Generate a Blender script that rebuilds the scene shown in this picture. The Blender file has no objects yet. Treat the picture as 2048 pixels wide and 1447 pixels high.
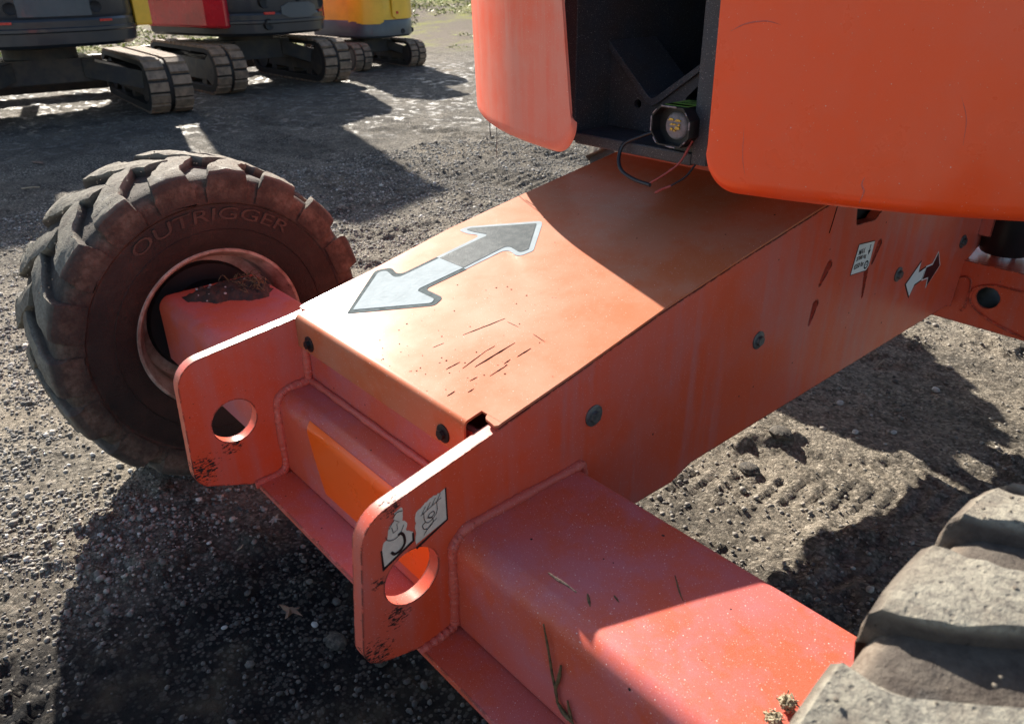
import bpy, bmesh, math, random
import numpy as np
from mathutils import Vector, Matrix
from mathutils.geometry import tessellate_polygon
random.seed(7); rng = np.random.default_rng(7)
R = math.radians
scn = bpy.context.scene
C = scn.collection

# ---------------------------------------------------------------- camera, sky, sun, exposure
S = 0.7                       # metres per survey unit of the lift
ZG = 1.765
def U(x, y, z): return (x*S, y*S, (z+ZG)*S)

MR = [[0.65725809, 0.33476755, -0.67523513], [0.75360611, -0.30317571, 0.58323436], [-0.00946696, -0.89219683, -0.45154756]]
cam_d = bpy.data.cameras.new("camera"); cam = bpy.data.objects.new("camera", cam_d); C.objects.link(cam)
m3 = Matrix(((MR[0][0], -MR[0][1], -MR[0][2]), (MR[1][0], -MR[1][1], -MR[1][2]), (MR[2][0], -MR[2][1], -MR[2][2])))
cam.matrix_world = Matrix.Translation((0, 0, ZG*S)) @ m3.to_4x4()
cam_d.sensor_width = 36; cam_d.lens = 1540/2048*36; cam_d.clip_start = 0.02; cam_d.clip_end = 2000
cam_d.dof.use_dof = True; cam_d.dof.focus_distance = 1.5; cam_d.dof.aperture_fstop = 9.0
scn.camera = cam

SUN = Vector((-0.838, 0.232, 0.494)).normalized()
elev = math.asin(SUN.z); az = math.atan2(SUN.x, SUN.y)
w = bpy.data.worlds.new("World"); scn.world = w; w.use_nodes = True
nt = w.node_tree; bg = nt.nodes['Background']
sky = nt.nodes.new('ShaderNodeTexSky'); sky.sky_type = 'NISHITA'; sky.sun_disc = False
sky.sun_elevation = elev; sky.sun_rotation = az; sky.air_density = 1.0; sky.dust_density = 1.2; sky.ozone_density = 1.0
nt.links.new(sky.outputs[0], bg.inputs[0]); bg.inputs[1].default_value = 0.072
sl = bpy.data.lights.new("sun", 'SUN'); sl.energy = 5.0; sl.angle = R(0.6); sl.color = (1.0, 0.93, 0.82)
so = bpy.data.objects.new("sun", sl); C.objects.link(so); so.rotation_euler = SUN.to_track_quat('Z', 'Y').to_euler(); so.location = (0, 0, 30)
scn.cycles.diffuse_bounces = 3; scn.cycles.glossy_bounces = 2; scn.cycles.max_bounces = 5
scn.view_settings.view_transform = 'Standard'; scn.view_settings.look = 'None'
scn.view_settings.exposure = 1.47; scn.view_settings.gamma = 1.0; scn.view_settings.use_curve_mapping = False

# ---------------------------------------------------------------- node helpers
class N:
    def __init__(s, name):
        s.m = bpy.data.materials.new(name); s.m.use_nodes = True; s.t = s.m.node_tree
        s.b = s.t.nodes['Principled BSDF']; s.out = s.t.nodes['Material Output']
        s.geo = s.t.nodes.new('ShaderNodeNewGeometry'); s.pos = s.geo.outputs['Position']
    def new(s, k, **kw):
        n = s.t.nodes.new(k)
        for a, v in kw.items(): setattr(n, a, v)
        return n
    def put(s, sock, v):
        if v is None: return
        if hasattr(v, 'links'): s.t.links.new(v, sock)
        else:
            if isinstance(v, tuple) and len(v) == 3 and sock.type == 'RGBA': v = (*v, 1)
            sock.default_value = v
    def math(s, op, a, b=None, c=None, clamp=False):
        n = s.new('ShaderNodeMath', operation=op, use_clamp=clamp)
        s.put(n.inputs[0], a); s.put(n.inputs[1], b); s.put(n.inputs[2], c); return n.outputs[0]
    def vscale(s, v, xyz):
        n = s.new('ShaderNodeVectorMath', operation='MULTIPLY'); s.put(n.inputs[0], v); n.inputs[1].default_value = xyz; return n.outputs[0]
    def noise(s, scale, detail=4, rough=.55, vec=None, out=0):
        n = s.new('ShaderNodeTexNoise'); s.put(n.inputs['Vector'], vec if vec is not None else s.pos)
        n.inputs['Scale'].default_value = scale; n.inputs['Detail'].default_value = detail; n.inputs['Roughness'].default_value = rough
        return n.outputs[out]
    def vor(s, scale, out='Distance', feat='F1', vec=None, rand=1.0):
        n = s.new('ShaderNodeTexVoronoi', feature=feat); s.put(n.inputs['Vector'], vec if vec is not None else s.pos)
        n.inputs['Scale'].default_value = scale; n.inputs['Randomness'].default_value = rand; return n.outputs[out]
    def ramp(s, v, a, b, lo=0., hi=1.):
        n = s.new('ShaderNodeMapRange', interpolation_type='SMOOTHSTEP'); s.put(n.inputs[0], v)
        n.inputs[1].default_value = a; n.inputs[2].default_value = b; n.inputs[3].default_value = lo; n.inputs[4].default_value = hi
        return n.outputs[0]
    def mix(s, f, a, b, blend='MIX'):
        n = s.new('ShaderNodeMix', data_type='RGBA', blend_type=blend)
        s.put(n.inputs[0], f); s.put(n.inputs[6], a); s.put(n.inputs[7], b); return n.outputs[2]
    def sep(s, v):
        n = s.new('ShaderNodeSeparateXYZ'); s.put(n.inputs[0], v); return n.outputs
    def bump(s, h, strength=.3, dist=.01, normal=None):
        n = s.new('ShaderNodeBump'); n.inputs['Strength'].default_value = strength; n.inputs['Distance'].default_value = dist
        s.put(n.inputs['Height'], h)
        if normal is not None: s.put(n.inputs['Normal'], normal)
        return n.outputs[0]
    def fin(s, col=None, rough=None, normal=None, metal=None, spec=None, coat=None, coat_rough=None):
        s.put(s.b.inputs['Base Color'], col); s.put(s.b.inputs['Roughness'], rough); s.put(s.b.inputs['Normal'], normal)
        s.put(s.b.inputs['Metallic'], metal); s.put(s.b.inputs['Specular IOR Level'], spec)
        s.put(s.b.inputs['Coat Weight'], coat); s.put(s.b.inputs['Coat Roughness'], coat_rough)
        return s.m

def paint(name, base, faded, fade=.5, rough=.42, speck=.6, chips=.5, edge=False, streak=.3, spec=.5, coat=0., coat_rough=.2, orange_peel=.06, spots=(), mottle=0.):
    n = N(name)
    f1 = n.ramp(n.noise(3.2, 5, .6), .35, .72)
    st = n.ramp(n.noise(1., 4, .6, n.vscale(n.pos, (26, 26, 1.6))), .42, .75)
    f = n.math('MULTIPLY_ADD', f1, fade, n.math('MULTIPLY', st, streak), clamp=True)
    sm = n.ramp(n.noise(22, 6, .65), .5, .8)
    f = n.math('MULTIPLY_ADD', sm, fade*.35, f, clamp=True)
    if mottle: f = n.math('MULTIPLY_ADD', n.ramp(n.noise(7.5, 7, .72), .36, .60, -.5, .5), mottle, f, clamp=True)
    col = n.mix(f, base, faded)
    fine = n.noise(900, 2, .7)
    col = n.mix(n.ramp(fine, .45, .8, 0, .16*speck+.04), col, (.75, .55, .5))
    # pale dust dots
    d = n.vor(95); rc = n.sep(n.vor(95, 'Color'))
    dot = n.math('MULTIPLY', n.ramp(d, .05, .10, 1, 0), n.math('GREATER_THAN', rc[0], 1-.55*speck))
    d2 = n.vor(260); rc2 = n.sep(n.vor(260, 'Color'))
    dot2 = n.math('MULTIPLY', n.ramp(d2, .08, .18, .75, 0), n.math('GREATER_THAN', rc2[0], 1-.75*speck))
    dots = n.math('MAXIMUM', dot, dot2)
    col = n.mix(n.math('MULTIPLY', dots, .8), col, (.78, .66, .6))
    # dark chips and grit
    d3 = n.vor(42); rc3 = n.sep(n.vor(42, 'Color')); wob = n.math('MULTIPLY_ADD', n.noise(160, 3), .22, d3)
    chip = n.math('MULTIPLY', n.ramp(wob, .17, .19, 1, 0), n.math('GREATER_THAN', rc3[1], 1-.35*chips))
    mask = chip
    for (sx, sy, sz, sr) in spots:
        dv = n.new('ShaderNodeVectorMath', operation='DISTANCE'); n.put(dv.inputs[0], n.pos); dv.inputs[1].default_value = (sx, sy, sz)
        near = n.ramp(dv.outputs['Value'], sr*.25, sr, .17, 0)
        nz = n.noise(1, 6, .75, n.vscale(n.pos, (160, 90, 230)))
        mask = n.math('MAXIMUM', mask, n.ramp(n.math('ADD', nz, near), .66, .69))
    if edge:
        bv = n.new('ShaderNodeBevel', samples=4); bv.inputs['Radius'].default_value = .005
        dt = n.new('ShaderNodeVectorMath', operation='DOT_PRODUCT'); n.put(dt.inputs[0], bv.outputs[0]); n.put(dt.inputs[1], n.geo.outputs['Normal'])
        e = n.ramp(dt.outputs['Value'], .93, .995, 1, 0)
        e = n.math('MULTIPLY', e, n.ramp(n.noise(48, 6, .75), .44, .50))
        mask = n.math('MAXIMUM', mask, e)
    col = n.mix(mask, col, (.022, .014, .012))
    rg = n.math('MULTIPLY_ADD', n.noise(14, 5), .22, rough-.11)
    rg = n.math('MULTIPLY_ADD', n.math('MAXIMUM', mask, dots), .35, rg, clamp=True)
    nm = n.bump(n.noise(420, 2), orange_peel, .001)
    nm = n.bump(mask, -.25, .0006, nm)
    return n.fin(col, rg, nm, spec=spec, coat=coat, coat_rough=coat_rough)

OR = (.70, .062, .014); OR2 = (.78, .085, .016)
FADE = (.56, .105, .085)
M = {}
M['cover'] = paint('cover_paint', (.50, .120, .042), (.47, .185, .105), .75, .62, .45, .25, streak=.0, spec=.12, coat=.09, coat_rough=.17, mottle=.6)
SP = [U(-1.78, .475, -1.15)+(.055,), U(-1.78, .56, -1.11)+(.03,), U(-1.0, .56, -1.125)+(.035,), U(-1.0, .50, -1.19)+(.05,), U(-1.0, .53, -1.02)+(.02,), U(-1.0, .57, -.862)+(.03,)]
M['plate'] = paint('plate_paint', (.70, .082, .024), (.60, .140, .105), .75, .35, .55, .4, edge=True, streak=.75, spots=SP, mottle=.3)
M['axle'] = paint('axle_paint', (.58, .085, .036), (.50, .130, .142), .85, .46, 1.2, .9, edge=True, streak=.0, mottle=.7)
M['fresh'] = paint('unfaded_paint', (.95, .125, .004), (.92, .12, .006), .2, .3, .1, .05, streak=.0)
M['weld'] = paint('weld_paint', (.58, .09, .055), (.6, .18, .13), .8, .5, .9, .9, streak=0, orange_peel=.7)
M['hood'] = paint('hood_paint', (.93, .082, .008), (.86, .115, .045), .5, .30, .12, .02, streak=.15, coat=.4, coat_rough=.10, orange_peel=.03, mottle=.35)
M['hood2'] = paint('weathered_hood_paint', (.84, .085, .022), (.76, .22, .15), .8, .42, .5, .08, streak=.7, coat=.15, coat_rough=.3, orange_peel=.05, mottle=.3)

def simple(name, col, rough=.5, metal=0., var=.3, scale=8, bump=.1, bscale=200, col2=None, speck=0., spec=.5, coat=0.):
    n = N(name)
    c2 = col2 or tuple(x*(1-var) for x in col)
    c = n.mix(n.ramp(n.noise(scale, 6, .65), .35, .7), col, c2)
    if speck:
        d = n.vor(170); rc = n.sep(n.vor(170, 'Color'))
        c = n.mix(n.math('MULTIPLY', n.ramp(d, .06, .15, .8, 0), n.math('GREATER_THAN', rc[0], 1-speck)), c, (.5, .46, .42))
        d = n.vor(420); rc = n.sep(n.vor(420, 'Color'))
        c = n.mix(n.math('MULTIPLY', n.ramp(d, .1, .3, .4, 0), n.math('GREATER_THAN', rc[0], 1-speck)), c, (.45, .42, .42))
    rg = n.math('MULTIPLY_ADD', n.noise(scale*3, 4), .25, rough-.12, clamp=True)
    return n.fin(c, rg, n.bump(n.noise(bscale, 3), bump, .002), metal=metal, spec=spec, coat=coat)
M['black'] = simple('black_frame_paint', (.032, .038, .050), .42, bump=.5, bscale=500, speck=.85, col2=(.042, .034, .034))
M['void'] = simple('black_interior', (.006, .006, .008), .7)
M['plastic'] = simple('black_plastic', (.012, .012, .014), .4, bump=.05)
M['bolt'] = simple('zinc_bolt', (.20, .22, .22), .45, .75, .5, 60, .3, 400)
M['darkbolt'] = simple('dark_bolt', (.035, .035, .035), .5, .6, .4, 60, .3, 400)
M['chrome'] = simple('chrome_rod', (.7, .7, .7), .15, 1.0, .1)
M['sidewhite'] = simple('white_side_decal', (.80, .80, .76), .5, var=.1)  # copy of the white decal, lifted in colour to offset the plate's shade
M['white'] = simple('white_decal', (.36, .41, .43), .75, spec=.02, bump=.35, bscale=120, var=.12, scale=25)
M['grey'] = simple('dark_decal', (.045, .058, .065), .55, spec=.05, bump=.4, bscale=420, var=.35, scale=60, col2=(.09, .105, .11))
M['greyborder'] = simple('grey_decal_border', (.11, .135, .14), .75, spec=.02, bump=.4, bscale=200, var=.4, scale=60)
M['maroon'] = simple('dark_side_decal', (.030, .010, .014), .35)
M['cream'] = simple('cream_sticker', (.70, .64, .52), .5, var=.15, scale=60)
M['ink'] = simple('black_ink', (.012, .010, .010), .5)
M['green'] = simple('green_sticker', (.22, .42, .06), .45, var=.2)
M['red'] = simple('red_reflector', (.60, .02, .012), .3)
M['amber'] = simple('amber_lens', (.75, .50, .08), .2, col2=(.35, .16, .02), scale=300)
M['dust'] = simple('lens_dust', (.30, .26, .27), .8, col2=(.2, .18, .18), scale=80)
M['redwire'] = simple('red_wire', (.30, .05, .045), .5)
M['blackwire'] = simple('black_wire', (.010, .012, .018), .4)
M['straw'] = simple('dry_straw', (.16, .115, .05), .7, col2=(.05, .038, .018), scale=120, bump=.5, bscale=700)
M['palestraw'] = simple('pale_straw', (.42, .36, .24), .75, col2=(.25, .2, .12), scale=150)
M['leaf'] = simple('dead_leaf', (.22, .12, .075), .65, col2=(.14, .08, .05), scale=60, bump=.4, bscale=300)
M['paleleaf'] = simple('pale_leaf', (.36, .36, .32), .7, scale=60)
M['quartz'] = simple('white_stone', (.40, .40, .38), .6, var=.3, scale=50, bump=.6, bscale=90)
M['mud'] = simple('dark_mud', (.030, .018, .013), .75, col2=(.065, .03, .018), scale=60, bump=1., bscale=180)
M['scratch'] = simple('bare_scratch', (.020, .014, .012), .9, spec=0.)
M['excgrey'] = simple('dark_grey_body_paint', (.020, .026, .036), .38, var=.3, scale=3, coat=.3)
M['excgrey2'] = simple('mid_grey_body_paint', (.06, .075, .09), .42, var=.3, scale=3, coat=.2)
M['excyellow'] = simple('yellow_body_paint', (.90, .50, .03), .38, var=.2, scale=3, coat=.3)
M['excred'] = simple('red_body_paint', (.50, .014, .03), .25, var=.3, scale=3, coat=.4)
M['track'] = simple('muddy_track_rubber', (.27, .185, .125), .85, col2=(.13, .092, .066), scale=14, bump=.8, bscale=60)
M['trackdark'] = simple('track_groove', (.022, .019, .017), .8)
M['undercarriage'] = simple('undercarriage_steel', (.022, .022, .026), .6, col2=(.06, .048, .036), scale=6, bump=.5, bscale=40)
M['glass'] = simple('dark_cab_glass', (.012, .015, .017), .08)

def tyre_mat(dust=.5, name='tyre_rubber'):
    n = N(name)
    tc = n.new('ShaderNodeTexCoord'); o = tc.outputs['Object']; xyz = n.sep(o)
    rad = n.math('SQRT', n.math('ADD', n.math('POWER', xyz[1], 2), n.math('POWER', xyz[2], 2)))
    tread = n.ramp(rad, .335, .375)
    top = n.ramp(rad, .402, .415)
    ring = n.ramp(rad, .318, .334)
    nz = n.noise(9, 7, .7, o); nf = n.noise(60, 6, .7, o)
    base = n.mix(n.ramp(nz, .35, .7), (.017, .013, .012), (.036, .022, .018))
    mudc = n.mix(n.ramp(nf, .3, .7), (.085, .06, .044), (.19, .155, .12))
    f = n.math('MULTIPLY', n.math('MULTIPLY_ADD', tread, .62, n.math('MULTIPLY', ring, .25)), n.ramp(nz, .22, .62))
    f = n.math('ADD', f, n.math('MULTIPLY', n.ramp(n.noise(5, 6, .75, o), .5, .75), .22), clamp=True)
    col = n.mix(n.math('MULTIPLY', f, dust*1.5, clamp=True), base, mudc)
    pale = n.mix(n.ramp(n.noise(120, 5, .7, o), .35, .7), (.29, .27, .215), (.13, .118, .10))
    col = n.mix(n.math('MULTIPLY', n.math('MULTIPLY', top, n.ramp(n.noise(14, 6, .7, o), .3, .55, .35, 1)), min(1, dust*1.1)), col, pale)
    valley = n.math('MULTIPLY', n.ramp(rad, .384, .392), n.ramp(rad, .401, .412, 1, 0)); col = n.mix(n.math('MULTIPLY', valley, .55), col, (.040, .038, .036))  # grooves hold less dust, and their shade is painted in too
    crack = n.ramp(n.noise(1, 3, .7, n.vscale(o, (60, 300, 60))), .70, .74)
    gr = n.vor(150, 'Distance', 'F1', o); gc = n.sep(n.vor(150, 'Color', 'F1', o))
    grit = n.math('MULTIPLY', n.math('MULTIPLY', n.ramp(gr, .15, .35, 1, 0), n.math('GREATER_THAN', gc[0], .72)), top)
    col = n.mix(n.math('MULTIPLY', grit, .35), col, (.045, .034, .028))
    col = n.mix(n.math('MULTIPLY', crack, .6), col, (.03, .025, .022))
    h = n.math('ADD', n.math('MULTIPLY', n.noise(45, 6, .7, o), .6), n.math('MULTIPLY', n.noise(260, 4, .7, o), .35))
    h = n.math('SUBTRACT', h, n.math('MULTIPLY', grit, .25))
    return n.fin(col, n.ramp(f, 0, .6, .55, .88), n.bump(n.math('SUBTRACT', h, n.math('MULTIPLY', crack, .5)), .9, .006), spec=.3)
M['tyre'] = tyre_mat(.62); M['tyre2'] = tyre_mat(1.15, 'dusty_tyre_rubber')
M['letters'] = simple('worn_lettering_rubber', (.060, .036, .026), .7, col2=(.028, .019, .015), scale=40)
M['crumb'] = simple('dry_mud_crumbs', (.26, .22, .17), .9, col2=(.10, .08, .06), scale=90)
n = N('rim_paint')
c = n.mix(n.ramp(n.noise(12, 6, .7), .35, .65), (.46, .39, .33), (.20, .13, .10))
c = n.mix(n.ramp(n.noise(90, 5, .75), .62, .68), c, (.05, .03, .022)); M['rim'] = n.fin(c, .5, n.bump(n.noise(150), .2, .001))

# ---------------------------------------------------------------- mesh helpers
ORG = {}
def tag(o, label=None, cat=None, group=None, kind=None):
    if label: o['label'] = label
    if cat: o['category'] = cat
    if group: o['group'] = group
    if kind: o['kind'] = kind
    return o
def empty(name, loc, rz=0., parent=None, label=None, cat=None, group=None, local=False):
    o = bpy.data.objects.new(name, None); C.objects.link(o); o.empty_display_size = .1
    if parent is not None:
        o.parent = parent; o.location = Vector(loc) - ORG[parent]
    else:
        o.location = loc
    o.rotation_euler = (0, 0, rz)
    ORG[o] = Vector((0, 0, 0)) if local else Vector(loc)
    return tag(o, label, cat, group)
def mk(name, V, F, mat, parent=None, smooth=None, bevel=0., seg=2, origin=None, solid=0.):
    V = np.array(V, float).reshape(-1, 3)
    c = (V.min(0)+V.max(0))/2 if origin is None else np.array(origin, float)
    if solid:
        tm = bpy.data.meshes.new('t'); tm.from_pydata(V.tolist(), [], [tuple(f) for f in F]); tm.update()
        nn = np.array([v.normal[:] for v in tm.vertices]); bpy.data.meshes.remove(tm)
        cnt = {}
        for f in F:
            for i in range(len(f)): e = (f[i], f[(i+1) % len(f)]); cnt[e] = 1
        k_ = len(V); rim = [(a_, b_, b_+k_, a_+k_) for a_, b_ in cnt if (b_, a_) not in cnt]
        F = [tuple(f) for f in F]+[tuple(i+k_ for i in f)[::-1] for f in F]+rim
        V = np.concatenate([V+nn*solid/2, V-nn*solid/2]); solid = 0
    me = bpy.data.meshes.new(name); me.from_pydata((V-c).tolist(), [], [tuple(f) for f in F]); me.validate(); me.update()
    o = bpy.data.objects.new(name, me); C.objects.link(o)
    mats = mat if isinstance(mat, list) else [mat]
    for m_ in mats: me.materials.append(m_)
    bm = bmesh.new(); bm.from_mesh(me); bmesh.ops.remove_doubles(bm, verts=bm.verts, dist=1e-6) if bevel else None
    bmesh.ops.recalc_face_normals(bm, faces=bm.faces); bm.to_mesh(me); bm.free()
    if smooth is not None:
        me.shade_smooth(); me.set_sharp_from_angle(angle=R(smooth))
    if bevel:
        md = o.modifiers.new('bevel', 'BEVEL'); md.width = bevel; md.segments = seg; md.limit_method = 'ANGLE'; md.angle_limit = R(38); md.harden_normals = smooth is not None
    if parent is not None:
        o.parent = parent; o.location = Vector(c) - ORG[parent]
    else: o.location = c
    ORG[o] = Vector(c)
    return o
def fillet(poly, n=7):
    """poly of (a,b[,r]) -> filleted points"""
    out = []; k = len(poly)
    for i, p in enumerate(poly):
        r = p[2] if len(p) > 2 else 0
        P = Vector(p[:2])
        if not r: out.append(tuple(P)); continue
        A = Vector(poly[i-1][:2]); B = Vector(poly[(i+1) % k][:2])
        da = (A-P).normalized(); db = (B-P).normalized()
        ang = da.angle(db); t = min(r/math.tan(ang/2), (A-P).length*.49, (B-P).length*.49); r = t*math.tan(ang/2)
        cc = P+(da+db).normalized()*(r/math.sin(ang/2))
        s = P+da*t-cc; e = P+db*t-cc; a0 = math.atan2(s.y, s.x); a1 = math.atan2(e.y, e.x); d = (a1-a0+math.pi) % (2*math.pi)-math.pi
        for j in range(n+1):
            a = a0+d*j/n; out.append((cc.x+r*math.cos(a), cc.y+r*math.sin(a)))
    return out
def circ(a, b, r, n=40): return [(a+r*math.cos(2*math.pi*i/n), b+r*math.sin(2*math.pi*i/n)) for i in range(n)]
def prism(loops, fn, t0, t1):
    """extrude outline with holes; fn(a,b,t)->xyz"""
    V = []; F = []; idx = []
    for lp in loops:
        s = len(V); V += [fn(a, b, t0) for a, b in lp]; idx.append(s)
    n1 = len(V)
    for lp in loops: V += [fn(a, b, t1) for a, b in lp]
    tri = tessellate_polygon([[Vector((a, b, 0)) for a, b in lp] for lp in loops])
    for t in tri:
        F.append(tuple(t)); F.append(tuple(reversed([q+n1 for q in t])))
    for lp, s in zip(loops, idx):
        k = len(lp)
        for i in range(k): j = (i+1) % k; F.append((s+i, s+j, s+j+n1, s+i+n1))
    return V, F
YZ = lambda a, b, t: U(t, a, b)
XZ = lambda a, b, t: U(a, t, b)
XY = lambda a, b, t: U(a, b, t)
def join(parts):
    V = []; F = []
    for v, f in parts:
        s = len(V); V += list(v); F += [tuple(i+s for i in q) for q in f]
    return V, F
def box(x0, x1, y0, y1, z0, z1, fn=U):
    V = [fn(x, y, z) for x in (x0, x1) for y in (y0, y1) for z in (z0, z1)]
    return V, [(0, 1, 3, 2), (4, 6, 7, 5), (0, 4, 5, 1), (2, 3, 7, 6), (0, 2, 6, 4), (1, 5, 7, 3)]
def spline(pts, n=10):
    P = [Vector(p) for p in pts]; P = [P[0]*2-P[1]]+P+[P[-1]*2-P[-2]]; out = []
    for i in range(1, len(P)-2):
        for j in range(n):
            t = j/n; a, b, c_, d = P[i-1:i+3]
            out.append(.5*((2*b)+(c_-a)*t+(2*a-5*b+4*c_-d)*t*t+(3*b-a-3*c_+d)*t**3))
    out.append(P[-2]); return out
def tube(pts, r, k=8, rf=None, jit=0.):
    pts = [Vector(p) for p in pts]; V = []; F = []; n_ = len(pts); up = Vector((0, 0, 1)); prev = None
    for i, p in enumerate(pts):
        t = (pts[min(i+1, n_-1)]-pts[max(i-1, 0)]).normalized()
        if prev is None: prev = t.orthogonal()
        a = (prev-t*prev.dot(t)).normalized(); prev = a; b = t.cross(a)
        rr = r*(rf(i/(n_-1)) if rf else 1)*(1+jit*(random.random()-.5))
        for j in range(k):
            g = 2*math.pi*j/k; V.append(p+(a*math.cos(g)+b*math.sin(g))*rr)
    for i in range(n_-1):
        for j in range(k):
            q = (j+1) % k; F.append((i*k+j, i*k+q, (i+1)*k+q, (i+1)*k+j))
    F.append(tuple(range(k))[::-1]); F.append(tuple((n_-1)*k+j for j in range(k)))
    return [tuple(v) for v in V], F
def lathe(prof, cx, cy, cz, n_=96, axis='x', close=False, caps=True):
    """prof list of (offset along axis, radius)"""
    V = []; F = []; k = len(prof)
    for i in range(n_):
        a = 2*math.pi*i/n_
        for o, r in prof:
            if axis == 'x': V.append((cx+o, cy+r*math.cos(a), cz+r*math.sin(a)))
            elif axis == 'y': V.append((cx+r*math.cos(a), cy+o, cz+r*math.sin(a)))
            else: V.append((cx+r*math.cos(a), cy+r*math.sin(a), cz+o))
    for i in range(n_):
        j = (i+1) % n_
        for q in range(k-1 if not close else k):
            p = (q+1) % k; F.append((i*k+q, i*k+p, j*k+p, j*k+q))
    if not close and caps:
        F.append(tuple(i*k for i in range(n_))); F.append(tuple(i*k+k-1 for i in range(n_))[::-1])
    return V, F
def text_mesh(body, extrude=0., bold=0.):
    cu = bpy.data.curves.new('t', 'FONT'); cu.body = body; cu.size = 1; cu.offset = bold; cu.extrude = extrude; cu.resolution_u = 3
    o = bpy.data.objects.new('t', cu); C.objects.link(o)
    me = bpy.data.meshes.new_from_object(o); V = [tuple(v.co) for v in me.vertices]; F = [tuple(p.vertices) for p in me.polygons]
    bpy.data.objects.remove(o); bpy.data.curves.remove(cu); bpy.data.meshes.remove(me)
    return V, F
def text_on(body, fn, height, width=None):
    """fn(u,v) in units of the surface; scaled so cap height=height, total width=width"""
    V, F = text_mesh(body, 0., .022); xs = [v[0] for v in V]; ys = [v[1] for v in V]; x0, x1, y0, y1 = min(xs), max(xs), min(ys), max(ys)
    sy = height/(y1-y0); sx = (width/(x1-x0)) if width else sy
    return [fn((v[0]-x0)*sx, (v[1]-y0)*sy) for v in V], F

# value noise (numpy)
def vnoise(x, y, seed=0):
    xi = np.floor(x).astype(np.int64); yi = np.floor(y).astype(np.int64); fx = x-xi; fy = y-yi
    def h(a, b):
        q = (a*374761393+b*668265263+seed*1442695041) & 0xffffffff
        q = ((q ^ (q >> 13))*1274126177) & 0xffffffff
        return ((q ^ (q >> 16)) & 0xffff)/65535.
    ux = fx*fx*(3-2*fx); uy = fy*fy*(3-2*fy)
    return (h(xi, yi)*(1-ux)+h(xi+1, yi)*ux)*(1-uy)+(h(xi, yi+1)*(1-ux)+h(xi+1, yi+1)*ux)*uy
def fbm(x, y, f, o=4, seed=0, g=.5):
    s = 0; a = 1; t = 0
    for i in range(o):
        s = s+a*vnoise(x*f+i*17.3, y*f-i*9.1, seed+i); t += a; a *= g; f *= 2.03
    return s/t
def sstep(a, b, x): t = np.clip((x-a)/(b-a), 0, 1); return t*t*(3-2*t)
def band(x, y, ax, ay, bx, by, wd):
    """soft mask round a segment, and the distance along it"""
    dx, dy = bx-ax, by-ay; L = math.hypot(dx, dy); dx /= L; dy /= L
    t = (x-ax)*dx+(y-ay)*dy; d = np.abs((x-ax)*-dy+(y-ay)*dx)
    m = sstep(wd, wd*.75, d)*sstep(-.15, .05, t)*sstep(L+.15, L-.05, t)
    return m, t, (x-ax)*-dy+(y-ay)*dx
def height(x, y):
    r = np.hypot(x, y)
    h = .030*(fbm(x, y, .55, 4, 1)-.5)+.018*(fbm(x, y, 3., 4, 5)-.5)
    clod = sstep(.56, .72, fbm(x, y, 5., 5, 11, .6)); h = h+clod*(.016+.010*fbm(x, y, 30., 2, 15))
    h = h+.010*(fbm(x, y, 17., 4, 21, .6)-.5)+.010*(fbm(x, y, 45., 2, 25)-.5)
    # tyre / track prints
    for (ax, ay, bx, by, wd, p, amp, sk) in [(-1.55, 1.15, -.35, 2.05, .15, .058, .008, .6), (-3.4, -.35, -1.3, -.15, .16, .08, .012, .5),
                                             (-6.2, 2.6, -3.2, 3.6, .2, .09, .016, 0), (-8.4, 2.7, -4.2, 4.6, .22, .1, .018, 0), (-6.5, 3.9, -2.8, 4.4, .2, .1, .018, 0.2)]:
        m, t, d = band(x, y, ax, ay, bx, by, wd)
        h = h+m*(amp*(sstep(-.2, .35, np.sin((t+sk*np.abs(d))/p*2*math.pi))-.5)-.008)
    # bank rising behind the excavators
    far = sstep(14.5, 26, -x*.86+y*.5)
    h = h+far*1.6+sstep(24, 120, -x*.86+y*.5)*6
    flat = sstep(30, 60, r); h = h*(1-flat)+flat*(far*1.6+sstep(24, 120, -x*.86+y*.5)*6)
    return h
# ---------------------------------------------------------------- ground
def axis_pts(lo, hi, d, far, g=1.055):
    a = list(np.arange(lo, hi, d)); s = d; q = lo; left = []
    while q > -far: s *= g; q -= s; left.append(q)
    s = d; q = hi; right = []
    while q < far: s *= g; q += s; right.append(q)
    return np.array(left[::-1]+a+right)
gx = axis_pts(-3.6, .4, .0095, 320, 1.030); gy = axis_pts(-.35, 3.0, .0095, 320, 1.030)
X, Y = np.meshgrid(gx, gy, indexing='ij'); Zh = height(X, Y)
nx, ny = X.shape
me = bpy.data.meshes.new('ground'); me.vertices.add(nx*ny)
me.vertices.foreach_set('co', np.stack([X, Y, Zh], -1).ravel())
ii = (np.arange(nx-1)[:, None]*ny+np.arange(ny-1)[None]).ravel()
q = np.stack([ii, ii+ny, ii+ny+1, ii+1], -1).ravel()
me.loops.add(len(q)); me.loops.foreach_set('vertex_index', q); me.polygons.add(len(ii)); me.polygons.foreach_set('loop_start', np.arange(len(ii))*4)
me.update(calc_edges=True); me.shade_smooth()
ground = bpy.data.objects.new('ground', me); C.objects.link(ground); tag(ground, kind='structure')
n = N('gravelly_mud')
P = n.pos
pn = n.noise(1.3, 6, .65); patch = n.ramp(pn, .36, .62)
xyz = n.sep(P)
dist = n.math('SQRT', n.math('ADD', n.math('POWER', xyz[0], 2), n.math('POWER', xyz[1], 2)))
mud = n.mix(n.ramp(n.noise(6, 6, .7), .35, .7), (.017, .017, .018), (.060, .053, .046))
cell = n.sep(n.vor(105, 'Color')); vd = n.vor(105); cell2 = n.sep(n.vor(48, 'Color')); vd2 = n.vor(48)
stone = n.mix(cell[0], (.16, .145, .125), (.48, .43, .36))
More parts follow.
